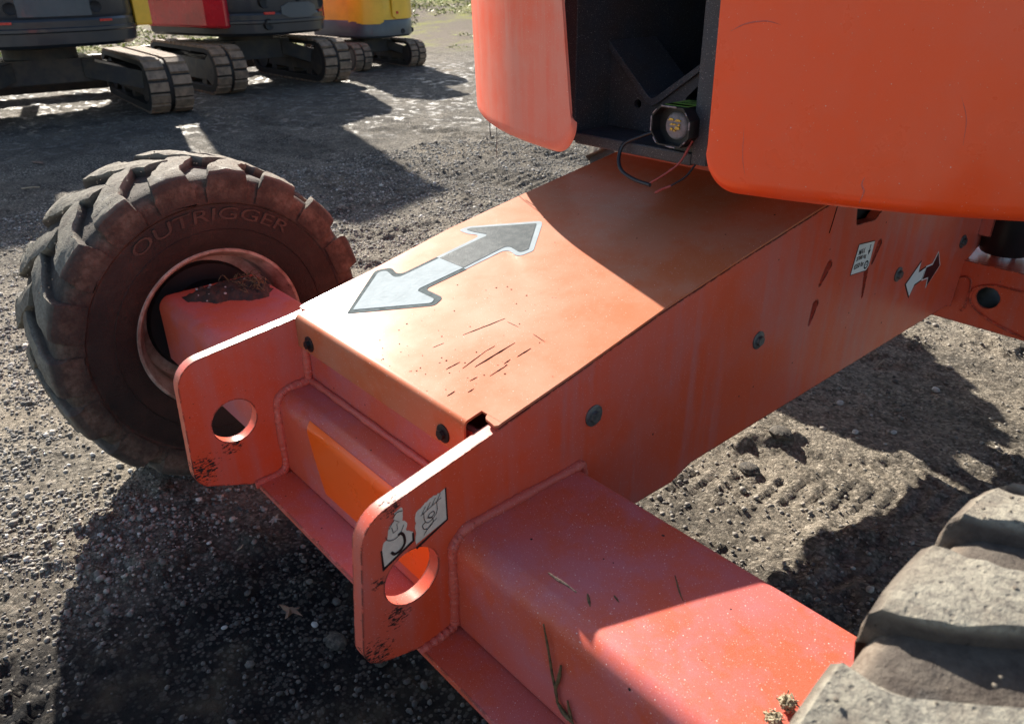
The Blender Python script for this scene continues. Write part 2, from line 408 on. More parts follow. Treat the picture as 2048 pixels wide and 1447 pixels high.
stone2 = n.mix(cell2[0], (.20, .18, .155), (.52, .47, .40))
col = n.mix(n.math('MULTIPLY', n.math('MULTIPLY', n.ramp(vd, .35, .60, 1, 0), n.math('GREATER_THAN', cell[1], .42)), n.ramp(patch, 0, 1, .25, .95)), mud, stone)
m2 = n.math('MULTIPLY', n.math('MULTIPLY', n.ramp(vd2, .30, .42, 1, 0), n.math('GREATER_THAN', cell2[1], .72)), n.ramp(patch, 0, 1, .3, 1))
col = n.mix(m2, col, stone2)
shade_mud = n.math('MULTIPLY', n.ramp(n.math('MULTIPLY_ADD', n.noise(2.5, 5, .7), .8, xyz[0]), -1.6, -.9, 0, 1), n.math('MULTIPLY', n.ramp(xyz[1], 1.4, .8, 0, 1), n.ramp(xyz[1], -1.2, -.5, 0, 1))); col = n.mix(n.math('MULTIPLY', shade_mud, .70), col, (.010, .011, .014))  # dark mud around the lift, part of its shade painted in
tan = n.ramp(n.noise(.9, 5, .7, n.vscale(P, (1, 1, 1))), .56, .70, 0, .55)
col = n.mix(tan, col, (.26, .20, .125))
# wet churned mud round the parked machines
wet = n.math('MULTIPLY', n.ramp(dist, 6.2, 7.6, 0, 1), n.ramp(dist, 12., 14., 1, 0))
wet = n.math('MULTIPLY', wet, n.ramp(n.noise(1.7, 5, .7), .36, .55)); glint = n.math('MULTIPLY', wet, n.ramp(n.noise(9, 4, .6), .52, .60))
col = n.mix(n.math('MULTIPLY', wet, .75), col, (.045, .042, .040))
farg = n.ramp(n.math('ADD', n.math('MULTIPLY', xyz[0], -.86), n.math('MULTIPLY', xyz[1], .5)), 13.5, 16.5)
grassc = n.mix(n.ramp(n.noise(1.4, 8, .8, n.vscale(n.pos, (1, .45, 1))), .47, .62), (.19, .155, .12), (.26, .26, .07))
big = n.sep(n.vor(17, 'Color')); dry = n.math('MULTIPLY', n.math('MAXIMUM', n.ramp(n.math('MULTIPLY_ADD', n.noise(2.5, 5, .7), .8, xyz[0]), -.9, -1.6, 0, 1), n.ramp(xyz[1], .9, 1.7, 0, 1)), n.ramp(dist, 2.4, 5.6, 1, .35))  # gravel paler on the sunlit ground, part of the sunlight painted in
dry = n.math('MAXIMUM', dry, n.ramp(xyz[1], -.5, -1.1, 0, 1))  # pale unseen ground behind the camera, added to bounce light on the hoods
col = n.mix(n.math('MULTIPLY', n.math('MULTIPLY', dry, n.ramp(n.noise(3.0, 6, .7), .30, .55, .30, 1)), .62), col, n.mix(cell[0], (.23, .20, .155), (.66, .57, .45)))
col = n.mix(n.ramp(n.noise(.8, 6, .75), .38, .62, .28, 0), col, (.020, .019, .019))
col = n.mix(farg, col, grassc)
bh = n.math('ADD', n.math('MULTIPLY', n.ramp(vd, 0, .6, 1, 0), .5), n.math('MULTIPLY', m2, .9))
bh = n.math('ADD', bh, n.math('MULTIPLY', n.noise(34, 9, .78), 2.6))
nm = n.bump(bh, .95, .010)
nm = n.bump(n.noise(5, 6, .7), .5, .05, nm)
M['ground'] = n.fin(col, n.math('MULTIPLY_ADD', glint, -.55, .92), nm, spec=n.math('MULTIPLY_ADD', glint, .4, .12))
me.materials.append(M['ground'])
def gz(x, y): return float(height(np.array([x], float), np.array([y], float))[0])

# pebbles: uncountable gravel, one object
def ico(sub=1):
    bm = bmesh.new(); bmesh.ops.create_icosphere(bm, subdivisions=sub, radius=1); v = np.array([a.co[:] for a in bm.verts]); f = np.array([[a.index for a in p.verts] for p in bm.faces]); bm.free(); return v, f
n_p = 85000
px = rng.uniform(-5.2, .5, n_p*5); py = rng.uniform(-.45, 4.6, n_p*5)
den = sstep(.38, .66, fbm(px, py, 1.4, 5, 41, .6))*.85+.12; dz_ = np.maximum(sstep(-1.2, -1.9, px), sstep(1.9, 2.5, py)); den = den*(.26+.74*dz_); den = np.maximum(den, .9*sstep(-1.2, -1.9, px))
den = den*(.15+.85*sstep(.3, .6, fbm(px, py, 7., 3, 47)))
den *= np.clip((2.1/np.maximum(np.hypot(px, py), .5))**1.1, 0, 1)
keep = rng.random(n_p*5) < den
px = px[keep][:n_p]; py = py[keep][:n_p]; n_p = len(px)
sz = np.clip(rng.lognormal(math.log(.0031), .45, n_p), .0015, .011)*(1+.10*np.hypot(px, py))
bv, bf = ico(1); nb = len(bv)
variants = [bv*(1+.28*(rng.random((nb, 1))-.5))*np.array([1, .8, .62]) for _ in range(12)]
vi = rng.integers(0, 12, n_p); base = np.stack(variants)[vi]
a = rng.uniform(0, 2*math.pi, n_p); ca, sa = np.cos(a)[:, None], np.sin(a)[:, None]
bx = base[..., 0]*ca-base[..., 1]*sa; by = base[..., 0]*sa+base[..., 1]*ca; bz = base[..., 2]+rng.normal(0, .15, (n_p, 1))*bx
hz = height(px, py)
co = np.stack([px[:, None]+bx*sz[:, None], py[:, None]+by*sz[:, None], hz[:, None]+sz[:, None]*.25+bz*sz[:, None]], -1)
me = bpy.data.meshes.new('gravel'); me.vertices.add(n_p*nb); me.vertices.foreach_set('co', co.ravel())
fa = (bf[None]+np.arange(n_p)[:, None, None]*nb).reshape(-1, 3); me.loops.add(fa.size); me.loops.foreach_set('vertex_index', fa.ravel())
me.polygons.add(len(fa)); me.polygons.foreach_set('loop_start', np.arange(len(fa))*3); me.update(calc_edges=True)
at = me.attributes.new('tone', 'FLOAT', 'POINT'); sun_tone = np.maximum(sstep(-1.2, -1.75, px+.5*(fbm(px, py, 3, 3, 60)-.5)), .8*sstep(.9, 1.6, py)); at.data.foreach_set('value', np.repeat(rng.random(n_p)*(.20+.80*sun_tone), nb))  # sun and shade painted into the pebble tone, darker in the lift's shadow
gravel = bpy.data.objects.new('gravel', me); C.objects.link(gravel)
tag(gravel, 'loose pale grey and brown gravel scattered over the dark mud', 'gravel', kind='stuff')
n = N('pebble'); at = n.new('ShaderNodeAttribute', attribute_name='tone').outputs['Fac']
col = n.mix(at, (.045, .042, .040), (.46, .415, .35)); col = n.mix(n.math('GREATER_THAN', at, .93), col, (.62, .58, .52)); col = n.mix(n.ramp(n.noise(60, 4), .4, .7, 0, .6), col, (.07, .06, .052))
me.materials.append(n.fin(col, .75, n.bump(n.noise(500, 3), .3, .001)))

# ---------------------------------------------------------------- the boom lift
CX = -1.405
R0 = Vector(U(CX, 2.0, -ZG))
lift = empty('boom_lift', R0, label='orange boom lift with weathered chassis, muddy treaded wheels and curved turntable covers filling the foreground', cat='boom lift')

ZC = [(.78, -.805), (.818, -.797), (1.04, -.752), (1.33, -.6875), (1.65, -.632), (2.06, -.566)]
def zc(y): return float(np.interp(y, [a[0] for a in ZC], [a[1] for a in ZC]))
def bl(name, g, mat, parent=None, **k): return mk(name, g[0], g[1], M[mat], parent or lift, **k)

def teardrop(y0, z0, y1, z1, r):
    a = math.atan2(z1-z0, y1-y0); pts = [(y1+r*.35*math.cos(a+s), z1+r*.35*math.sin(a+s)) for s in np.linspace(-1.5, 1.5, 6)]
    pts += [(y0+r*math.cos(a+s), z0+r*math.sin(a+s)) for s in np.linspace(1.9, 2*math.pi-1.9, 12)]
    return pts
# side plates
near_out = fillet([(.505, -.872, .075), (.475, -1.207, .055), (.625, -1.246, .02), (.72, -1.246), (1.20, -1.21), (1.42, -1.216), (1.50, -1.190), (3.12, -1.190), (3.18, -1.205), (3.21, -1.03), (3.36, -.97), (3.40, -.55), (2.06, -.575), (1.65, -.640), (1.33, -.697), (1.04, -.760), (.818, -.808)])
slots = [teardrop(2.085, -.772, 2.052, -.820, .018), teardrop(2.342, -.852, 2.350, -.94, .014), teardrop(2.045, -.885, 2.030, -.94, .018), teardrop(2.395, -.775, 2.371, -.83, .016)]
topslot = fillet([(2.195, -.61, .01), (2.36, -.61, .01), (2.375, -.655, .02), (2.33, -.683, .02), (2.21, -.675, .01)], 3)
g = prism([near_out, circ(.602, -1.046, .063, 44), topslot]+slots, YZ, -1.0, -1.032)
p_near = bl('side_plate', g, 'plate', bevel=.0016, smooth=35); tag(p_near, 'near chassis side plate with lifting lug hole and stickers')
far_out = fillet([(.463, -.845, .07), (.450, -1.185, .055), (.60, -1.246, .02), (.72, -1.246), (1.20, -1.21), (3.12, -1.190), (3.21, -1.03), (3.40, -.55), (2.06, -.575), (1.65, -.640), (1.33, -.697), (1.04, -.760), (.786, -.806)])
g = prism([far_out, circ(.580, -1.037, .060, 44)], YZ, -1.78, -1.812)
p_far = bl('side_plate', g, 'plate', bevel=.0016, smooth=35); tag(p_far, 'far chassis side plate with lug hole')
# black sheet behind the slots stands for their shaded inside; belly, rear cross members
bl('slot_backing', box(-1.06, -1.045, 1.95, 2.6, -1.15, -.60), 'void')
bl('belly_plate', box(-1.775, -1.037, 1.3, 3.1, -1.165, -1.145), 'plate')
bl('cross_member', box(-1.775, -1.037, 2.9, 3.0, -1.14, -.60), 'plate')
bl('seam', tube([U(-.9995, 2.071, -.585), U(-.9995, 2.06, -.63), U(-.9995, 2.050, -.665)], .0010, 5), 'scratch')

# cover: sheet, bent lip, corner tabs
xs = np.linspace(-1.815, -.995, 15); ys = np.array([.832, .88, .96, 1.04, 1.12, 1.22, 1.33, 1.43, 1.54, 1.65, 1.78, 1.92, 2.06])
V = [U(x, y, zc(y)+.002) for x in xs for y in ys]; k = len(ys); ysv = [.78]+list(ys)
F = [(i*k+j, (i+1)*k+j, (i+1)*k+j+1, i*k+j+1) for i in range(len(xs)-1) for j in range(k-1)]
cov = mk('cover_plate', V, F, M['cover'], lift, smooth=40, solid=.004)
for nm_, t in (('cover_tab', [(-1.815, .832), (-1.815, .822), (-1.812, .818), (-1.789, .818), (-1.785, .824), (-1.785, .832)]), ('cover_tab', [(-1.040, .832), (-1.036, .824), (-1.030, .820), (-1.000, .8165), (-.995, .822), (-.995, .832)])):
    g = prism([t], lambda a, b, t_: U(a, b, zc(b)+t_), .0045, -.0010); mk(nm_, g[0], g[1], M['cover'], lift)
zt_ = zc(.80)+.002
prof = [(.832, zc(.832)+.002), (.815, zc(.815)+.002), (.802, zc(.802)+.002)]+[(.7995-.0115*math.sin(q_), zt_-.0115+.0115*math.cos(q_)) for q_ in np.linspace(.2, math.pi/2, 6)]+[(.7875, zt_-.016), (.787, -.886)]
g = []; V = []; xl = [-1.779, -1.772]+list(np.linspace(-1.7, -1.12, 8))+[-1.066, -1.058]
for i, x in enumerate(xl):
    for j, (y, z) in enumerate(prof):
        yy = y
        if i in (0, len(xl)-1) and j < 1: yy = .832
        V.append(U(x, yy, z))
k = len(prof); F = [(i*k+j, (i+1)*k+j, (i+1)*k+j+1, i*k+j+1) for i in range(len(xl)-1) for j in range(k-1)]
mk('cover_lip', V, F, M['cover'], lift, smooth=24, solid=.004)
# front wall behind lip
bl('front_wall', box(-1.779, -1.033, .806, .822, -1.0, -.83), 'axle')

def bolt(x, y, z, axis, r=.030, mat='bolt', parent=None):
    g = []
    c_ = U(x, y, z); s = 1 if axis == 'x' else -1; rr = r*S
    g.append(lathe([(0, rr*.2), (0, rr), (s*.0022, rr), (s*.0026, rr*.95), (s*.0026, rr*.2)], *c_, 28, axis))
    h = [(rr*.55*math.cos(i*math.pi/3+.3), rr*.55*math.sin(i*math.pi/3+.3)) for i in range(6)]
    fn = (lambda a, b, t: (c_[0]+t, c_[1]+a, c_[2]+b)) if axis == 'x' else (lambda a, b, t: (c_[0]+a, c_[1]+t, c_[2]+b))
    g.append(prism([h], fn, s*.0026, s*.009)); V_, F_ = join(g)
    return mk('bolt', V_, F_, M[mat], parent or lift, smooth=30)
for y, z in [(1.102, -.883), (1.754, -.904), (2.593, -.924), (3.124, -.926)]: bolt(-1.0, y, z, 'x', .026)
for x in (-1.711, -1.129): bolt(x, .7845, -.857, 'y', .021, 'darkbolt')

# front axle beam
def beam(x0, x1, y0, y1, z0, z1, r, name, mat):
    o_ = fillet([(y0, z0, .01), (y0, z1, r), (y1, z1, r*.6), (y1, z0, .01)], 9)
    return bl(name, prism([o_], YZ, x0, x1), mat, smooth=40)
beam(-2.70, -.17, .700, 1.066, -1.243, -1.0, .045, 'axle_beam', 'axle')
beam(-2.0, .0, 0, 0.01, 0, .01, .001, 'x', 'axle') if False else None
bl('axle_flange', box(-1.90, -.2, .606, 1.10, -1.262, -1.2455), 'axle', bevel=.002)
pr_ = [(.6990, -1.205), (.6990, -1.12), (.6990, -1.046)]+[(.744-.0455*math.cos(q_), -1.045+.0455*math.sin(q_)) for q_ in np.linspace(.12, .75, 6)]
V = []; F = []
for i_, x_ in enumerate(np.linspace(0, 1, 12)):
    for j_, (y_, z_) in enumerate(pr_):
        lx = -1.612+(.022 if z_ < -1.10 else 0)+(.035 if z_ < -1.19 else 0); V.append(U(lx+(-1.036-lx)*x_, y_, z_))
k = len(pr_); F = [(a_*k+b_, (a_+1)*k+b_, (a_+1)*k+b_+1, a_*k+b_+1) for a_ in range(11) for b_ in range(k-1)]; g = (V, F)
bl('unfaded_patch', g, 'fresh', smooth=50, solid=.0006)
# weld beads
def weld(pts, r=.009, parent=None):
    P_ = spline([U(*p) for p in pts], 22); P_ = [p_+Vector((random.uniform(-1, 1), random.uniform(-1, 1), random.uniform(-1, 1)))*.0005 for p_ in P_]; V_, F_ = tube(P_, r*.92, 8, lambda t: 1+.035*math.sin(t*len(pts)*22*1.3)+.10*math.sin(t*37+r*900), jit=.12); return mk('weld_bead', V_, F_, M['weld'], parent or lift, smooth=70)
wx = -.997
weld([(wx, 1.072, -1.03), (wx, 1.066, -.998), (wx, 1.03, -.996), (wx, .9, -.996), (wx, .78, -.997), (wx, .735, -.999), (wx, .712, -1.012), (wx, .699, -1.035), (wx, .697, -1.10), (wx, .696, -1.18), (wx, .694, -1.232)])
weld([(wx, .694, -1.236), (wx, .66, -1.243), (wx, .605, -1.248)], .008)
wx = -1.776
weld([(wx, .803, -.815), (wx, .800, -.9), (wx, .798, -.975), (wx, .790, -.993), (wx, .735, -.997), (wx, .705, -1.015), (wx, .696, -1.06), (wx, .696, -1.15), (wx, .694, -1.225), (wx, .67, -1.243), (wx, .60, -1.248)])
weld([(-1.77, .80, -.992), (-1.5, .80, -.992), (-1.2, .80, -.992), (-1.036, .80, -.992)], .007)

# rear axle with hole, oscillation cylinder
g1 = prism([fillet([(-1.9, -1.27), (-1.9, -1.018), (.05, -1.018), (.05, -1.27)]), circ(-.884, -1.142, .042, 30)], XZ, 3.20, 3.225)
g2 = prism([fillet([(-1.9, -1.27), (-1.9, -1.018), (.05, -1.018), (.05, -1.27)]), circ(-.884, -1.142, .042, 30)], XZ, 3.42, 3.445)
bl('rear_axle', join([g1, g2, box(-1.9, .05, 3.227, 3.418, -1.035, -1.019)]), 'plate')
bl('axle_bore', lathe([(0, .0290), (.165, .0290)], *U(-.884, 3.205, -1.142), 30, 'y', caps=False), 'void')  # black tube added to darken the inside of the hole
V, F = tube(spline([U(-.60, 3.198, -1.085), U(-.80, 3.198, -1.085), U(-.88, 3.198, -1.088), U(-.94, 3.198, -1.12), U(-.935, 3.198, -1.18), U(-.86, 3.198, -1.225), U(-.72, 3.198, -1.262)], 6), .0035, 6); mk('weld_bead', V, F, M['plate'], lift, smooth=60)
V, F = tube(spline([U(-.998, 3.198, -1.09), U(-.975, 3.198, -1.08), U(-.955, 3.198, -1.10), U(-.955, 3.198, -1.2), U(-.965, 3.198, -1.22)], 6), .0035, 6); mk('weld_bead', V, F, M['plate'], lift, smooth=60)
cyl = mk('oscillation_cylinder', *lathe([(-.0, .002), (0, .058), (.006, .062), (.20, .062), (.20, .002)], *U(-.92, 3.36, -1.0), 36, 'z'), M['plastic'], lift, smooth=40)
mk('cylinder_rod', *lathe([(-.06, .002), (-.06, .036), (.02, .036), (.02, .002)], *U(-.92, 3.36, -1.0), 30, 'z'), M['chrome'], cyl, smooth=40)
bl('cylinder_bracket', join([box(-1.0, -.955, 3.27, 3.30, -.93, -.55), box(-1.0, -.86, 3.44, 3.47, -.93, -.55)]), 'plate')

# ------- wheels
def tyre_geo(c_, side):
    """c_ centre (m); side=+1 inner sidewall faces +x"""
    prof = [(.108, .200), (.130, .205), (.139, .214), (.146, .232), (.152, .262), (.1545, .285), (.154, .310), (.1515, .329), (.1555, .333), (.156, .340), (.1545, .352), (.1530, .370), (.146, .383), (.130, .393), (.105, .395), (.05, .395), (0, .396)]
    prof = [(s*1., r) for s, r in prof]; prof = prof+[(-s, r) for s, r in prof[-2::-1]]
    V_, F_ = lathe(prof, *c_, 128, 'x', close=False); F_ = F_[:-2]
    parts = [(V_, F_)]
    Nl = 18; pitch = 2*math.pi/Nl
    for sgn in (1, -1):
        for i in range(Nl):
            th0 = i*pitch+(0 if sgn > 0 else pitch*.5)+random.uniform(-.008, .008)
            st = [(.161, .343, 0, .33), (.1605, .388, .0, .335), (.157, .403, .0, .325), (.149, .411, .01, .315), (.112, .4165, .05, .275), (.080, .418, .14, .245), (.03, .4195, .34, .225), (-.018, .420, .50, .21)]
            VV = []; FF = []
            st2 = [tuple(st[a_][q_]+(st[a_+1][q_]-st[a_][q_])*b_ for q_ in range(4)) for a_ in range(len(st)-1) for b_ in ((0, .33, .67) if a_ > 2 else (0, .5))]+[st[-1]]; sd_ = random.randint(0, 999)
            jit = random.uniform(-.0015, .0015)
            for (s_, rt, da, hw) in st2:
                ctr = th0-da*pitch*1.35           # clockwise seen from +x
                for (w_, rr) in ((hw*1.14, min(rt-.004, .372)), (hw*1.03, rt-.010), (hw*1.0, rt-.0045), (hw*.95, rt-.001), (hw*.5, rt+.0004), (0., rt+.0004), (-hw*.5, rt), (-hw*.95, rt-.001), (-hw*1.0, rt-.0045), (-hw*1.03, rt-.010), (-hw*1.14, min(rt-.004, .372))):
                    if s_ > .16 and rt < .35: rr = rt if abs(w_) < hw else .338
                    an = ctr+w_*pitch*(1+.18*(float(vnoise(np.array([s_*70.]), np.array([sd_+w_*9.]), 3)[0])-.5)); r_ = rr+jit+.0060*(float(vnoise(np.array([s_*90.+sd_]), np.array([w_*22.]), 5)[0])-.5)
                    VV.append((c_[0]+side*sgn*s_, c_[1]+r_*math.cos(an), c_[2]+r_*math.sin(an)))
            k = 11
            for a_ in range(len(st2)-1):
                for b_ in range(k-1): FF.append((a_*k+b_, a_*k+b_+1, (a_+1)*k+b_+1, (a_+1)*k+b_))
                FF.append((a_*k+k-1, a_*k, (a_+1)*k, (a_+1)*k+k-1))
            FF.append(tuple(range(k))); FF.append(tuple((len(st2)-1)*k+q_ for q_ in range(k))[::-1])
            parts.append((VV, FF))
    return join(parts)
def wheel(x, y, side, mat, label, letter=True):
    zc_ = -1.174; c_ = U(x, y, zc_)
    wz = empty('wheel', c_, parent=lift); tag(wz, label)
    t = mk('tyre', *tyre_geo(c_, side), M[mat], wz, smooth=32, origin=c_)
    rp = [(.131, .2145), (.139, .2165), (.1425, .2140), (.141, .208), (.133, .203), (.122, .198), (.108, .190), (.085, .186), (.02, .182), (.015, .170), (.012, .02), (-.0, .02), (-.01, .175), (-.12, .19), (-.138, .2145)]
    mk('rim', *lathe([(side*a_, r_) for a_, r_ in rp], *c_, 96, 'x', caps=False), M['rim'], wz, smooth=35)
    mk('hub', *lathe([(side*.012, .01), (side*.016, .155), (side*.035, .15), (side*.04, .11), (side*.13, .10), (side*.135, .01)], *c_, 48, 'x'), M['void'], wz, smooth=40)
    if letter:
        V_, F_ = text_mesh('OUTRIGGER', .5); xs_ = [v[0] for v in V_]; ys_ = [v[1] for v in V_]; x0_, x1_, y0_, y1_ = min(xs_), max(xs_), min(ys_), max(ys_)
        a0, a1 = R(126), R(49); rb, rh = .292, .030; out = []
        for v in V_:
            u = (v[0]-x0_)/(x1_-x0_); vv = (v[1]-y0_)/(y1_-y0_)
            an = a0+(a1-a0)*(u+.012*vv); r_ = rb+rh*vv
            out.append((c_[0]+side*(.1520+(.0050 if v[2] > 0 else 0)), c_[1]+r_*math.cos(an), c_[2]+r_*math.sin(an)))
        mk('raised_lettering', out, F_, M['letters'], wz, origin=c_)
        g = []
        for k_, (txt, rr) in enumerate([('MAX LOAD', .300), ('INFLATE TO', .288), ('12-16.5', .276)]):
            V_, F_ = text_mesh(txt, .3); w_ = max(v[0] for v in V_)
            g.append(([(c_[0]+side*.1548, c_[1]+(rr+v[1]*.009)*math.cos(R(205)-v[0]/w_*.20), c_[2]+(rr+v[1]*.009)*math.sin(R(205)-v[0]/w_*.20)) for v in V_], F_))
        # thin ring on sidewall
        mk('sidewall_ring', *lathe([(side*.1520, .2665), (side*.1545, .2680), (side*.1520, .2700)], *c_, 96, 'x', caps=False), M[mat], wz, smooth=60, origin=c_)
    g = []
    for _ in range(420 if side < 0 else 260):
        s_ = random.uniform(-.13, .150); an = random.uniform(R(75), R(178)); r_ = .4205 if random.random() < .5 else .418
        # crumbs collect along one band of the tread
        if vnoise(np.array([s_*60+9.]), np.array([an*14.]), 8)[0] < .52: continue
        q_ = random.uniform(.0008, .0026); v_, f__ = ico(1)
        g.append(([(c_[0]+side*s_+p_[0]*q_, c_[1]+(r_+p_[1]*q_*.8)*math.cos(an+p_[2]*q_*2.2), c_[2]+(r_+p_[1]*q_*.8)*math.sin(an+p_[2]*q_*2.2)) for p_ in v_], [tuple(z_) for z_ in f__]))
    if y < 2: tag(mk('mud_crumbs', *join(g), M['crumb'], wz), kind='stuff')
    return wz
wheel(-2.868, .90, 1, 'tyre', 'front wheel on the far side of the lift, beyond the axle')
wheel(.005, .855, -1, 'tyre2', 'dusty front wheel nearest the camera', False)
wheel(-2.868, 3.77, 1, 'tyre', 'rear wheel on the far side of the lift', False)
wheel(.005, 3.77, -1, 'tyre', 'rear wheel on the near side of the lift', False)

# ------- turntable: curved hoods, black frame
TC = (-1.32, 2.975); TR = 1.5
def hood(xa, xb, name, mat, label, corner_in, corner_out, ztop=1.1, lean=0., zlow=-.452):
    """plan arc from xa to xb (outline in arc-length s / height z), thickness 6 mm"""
    def ang(x): return math.asin((x-TC[0])/TR)
    s0, s1 = ang(xa)*TR, ang(xb)*TR
    lo, hi = min(s0, s1), max(s0, s1); NU, NV = 64, 40; V_ = []; F_ = []
    sgn = 1 if xb > xa else -1
    for i in range(NU+1):
        t = (i/NU)**2
        s = s0+(s1-s0)*t; di = abs(s-s0); do = abs(s1-s); sb = s
        zb = zlow
        if di < corner_in: q_ = 1-di/corner_in; zb += corner_in*(1-math.sqrt(max(0, 1-q_*q_)))
        if do < corner_out[0]: q_ = 1-do/corner_out[0]; zb += corner_out[1]*(1-math.sqrt(max(0, 1-q_**2)))
        for j in range(NV+1):
            v = j/NV; z = zb+(ztop-zb)*v**1.5
            rr = TR+.03*max(0, z+.45)-.10*max(0, z-.35)**2
            lip = max(0, .018-(z-zb))/.018; rr -= .014*lip*lip
            a_ = (sb-sgn*lean*(max(0, min(z, .35)+.36))*(1-t)**3)/TR
            V_.append(U(TC[0]+rr*math.sin(a_), TC[1]-rr*math.cos(a_), z))
    k = NV+1
    for i in range(NU):
        for j in range(NV): F_.append((i*k+j, (i+1)*k+j, (i+1)*k+j+1, i*k+j+1))
    o = mk(name, V_, F_, M[mat], lift, smooth=50, solid=.006); tag(o, label); return o
hood(-1.047, .13, 'engine_hood', 'hood', 'glossy orange turntable cover on the right, its lower corner rounded', .072, (.2, .2))
hood(-1.462, -2.78, 'engine_hood', 'hood2', 'weathered orange turntable cover on the left with chalky streaks', .085, (.12, .15), lean=-.12, zlow=-.438)
# scuffs on the right-hand cover
def hpt(x, z, d=.0):
    a_ = math.asin((x-TC[0])/TR); rr = TR+.03*max(0, z+.45)-.10*max(0, z-.35)**2+.0047+d
    return U(TC[0]+rr*math.sin(a_), TC[1]-rr*math.cos(a_), z)
def scuff(pts, wd):
    V_, F_ = tube(spline([hpt(a_, b_, -.0006) for a_, b_ in pts], 8), wd, 5, lambda t: .3+math.sin(math.pi*min(.97, max(.03, t))), jit=.5); return V_, F_
g = join([scuff([(-1.02, -.115), (-.99, -.10), (-.95, -.094), (-.92, -.10)], .0008), scuff([(-.725, -.385), (-.728, -.40), (-.722, -.415), (-.726, -.44)], .0010), scuff([(-.97, -.30), (-.965, -.37), (-.955, -.41)], .0005), scuff([(-.60, -.22), (-.585, -.26), (-.58, -.31)], .0005)])
o = mk('scuff_marks', *g, M['weld'], lift); tag(o, 'pale scuffs in the glossy orange cover', kind='stuff')
# frame plates
def fplate(x0, x1, name='frame_plate'):
    o_ = [(1.60, -.43), (1.60, .9), (3.3, .9), (3.3, -.43)]
    return bl(name, prism([o_], YZ, x0, x1), 'black', bevel=.0015)
fplate(-1.622, -1.572); fplate(-1.166, -1.122)
bl('frame_floor', box(-1.571, -1.167, 1.60, 2.9, -.436, -.405), 'black', bevel=.003)
bl('dark_back_plate', box(-1.571, -1.167, 2.25, 2.28, -.404, .9), 'void')  # black plate added behind the bay, its colour stands for the dark depth
bl('light_block_roof', box(-2.5, .1, 1.9, 4.2, .92, .96), 'void')  # unseen plate added over the turntable to keep light out
bl('turntable_deck', box(-2.35, -.25, 2.05, 4.3, -.47, -.44), 'black')
# boom rest: V trough and web
web = [(-1.571, -.403), (-1.571, -.180), (-1.560, -.182), (-1.418, -.312), (-1.395, -.312), (-1.167, -.160), (-1.167, -.180), (-1.19, -.196), (-1.30, -.300), (-1.30, -.403)]
bl('boom_rest_web', prism([web, circ(-1.463, -.332, .0125, 18)], XZ, 1.738, 1.752), 'black')
vt = [(-1.571, -.172), (-1.418, -.305), (-1.405, -.311), (-1.392, -.305), (-1.167, -.152), (-1.167, -.168), (-1.388, -.324), (-1.405, -.330), (-1.422, -.324), (-1.571, -.194)]
bl('boom_rest', prism([vt], XZ, 1.725, 1.93), 'black', bevel=.001)
# base ring / orange collar below the turntable
bl('turntable_base', join([box(-1.80, -1.04, 2.052, 2.075, -.60, -.478), lathe([(0, .30), (0, .44), (.075, .44), (.075, .30)], *U(CX, 2.95, -.57), 64, 'z')]), 'plate')
bl('chassis_deck', box(-1.778, -1.034, 2.08, 3.38, -.60, -.585), 'plate')

# reversing alarm with lens, sticker, wires
ax, ay, az_ = -1.208, 1.56, -.340
oct_ = fillet([(-.058, -.042, .022), (-.058, .042, .022), (.058, .042, .022), (.058, -.042, .022)], 2)
oct_ = [(p_[0]*1.04, p_[1]) for p_ in oct_]
o_out = [(ax+a_*1.0, az_+b_) for a_, b_ in fillet([(-.058, -.020), (-.058, .022), (-.034, .046), (.036, .046), (.058, .018), (.058, -.022), (.034, -.048), (-.034, -.048)])]
o_in = [(ax+(a_-ax)*.93, az_+(b_-az_)*.92) for a_, b_ in o_out]
alarm = bl('reversing_alarm', join([prism([o_out, o_in], XZ, ay, ay+.03), prism([o_out], XZ, ay+.03, ay+.12), box(ax-.04, ax+.04, ay+.05, ay+.12, -.4045, az_-.047)]), 'plastic')
tag(alarm, 'black eight-sided reversing alarm with a dusty lens')
bl('alarm_lens', lathe([(0, .001), (.001, .020), (.006, .0235), (.008, .0235)], *U(ax, ay+.020, az_-.002), 30, 'y'), 'dust', alarm, smooth=60)
g = []
for a_, b_, w_, h_ in [(-.011, .014, .008, .003), (.010, .013, .009, .003), (-.004, .003, .010, .0022), (-.008, -.009, .004, .004), (.009, -.005, .008, .004), (.002, -.012, .004, .002), (.014, .003, .003, .003)]:
    g.append(prism([[(ax+a_-w_, az_+b_-h_), (ax+a_-w_*.4, az_+b_+h_), (ax+a_+w_*.8, az_+b_+h_*.7), (ax+a_+w_, az_+b_-h_*.6), (ax+a_, az_+b_-h_)]], XZ, ay+.0155, ay+.0195))
bl('amber_fragments', join(g), 'amber', alarm)
g = []
for i in range(11):
    s_ = o_out[i % 8]; e_ = o_out[(i+1) % 8]; t0 = random.random()*.5; t1 = t0+random.uniform(.15, .5)
    g.append(tube([U(s_[0]+(e_[0]-s_[0])*t, ay-.001, s_[1]+(e_[1]-s_[1])*t) for t in np.linspace(t0, t1, 5)], .0012, 5, jit=.9))
tag(bl('worn_edge', join(g), 'dust', alarm), kind='stuff')
zt = az_+.0465
g = prism([[(ax-.034, ay+.020), (ax+.036, ay+.020), (ax+.036, ay+.112), (ax-.034, ay+.112)]], XY, zt, zt+.0008)
st = bl('alarm_sticker', g, 'green', alarm)
def stk(u, v): return U(ax-.034+u, ay+.020+v, zt+.0012)
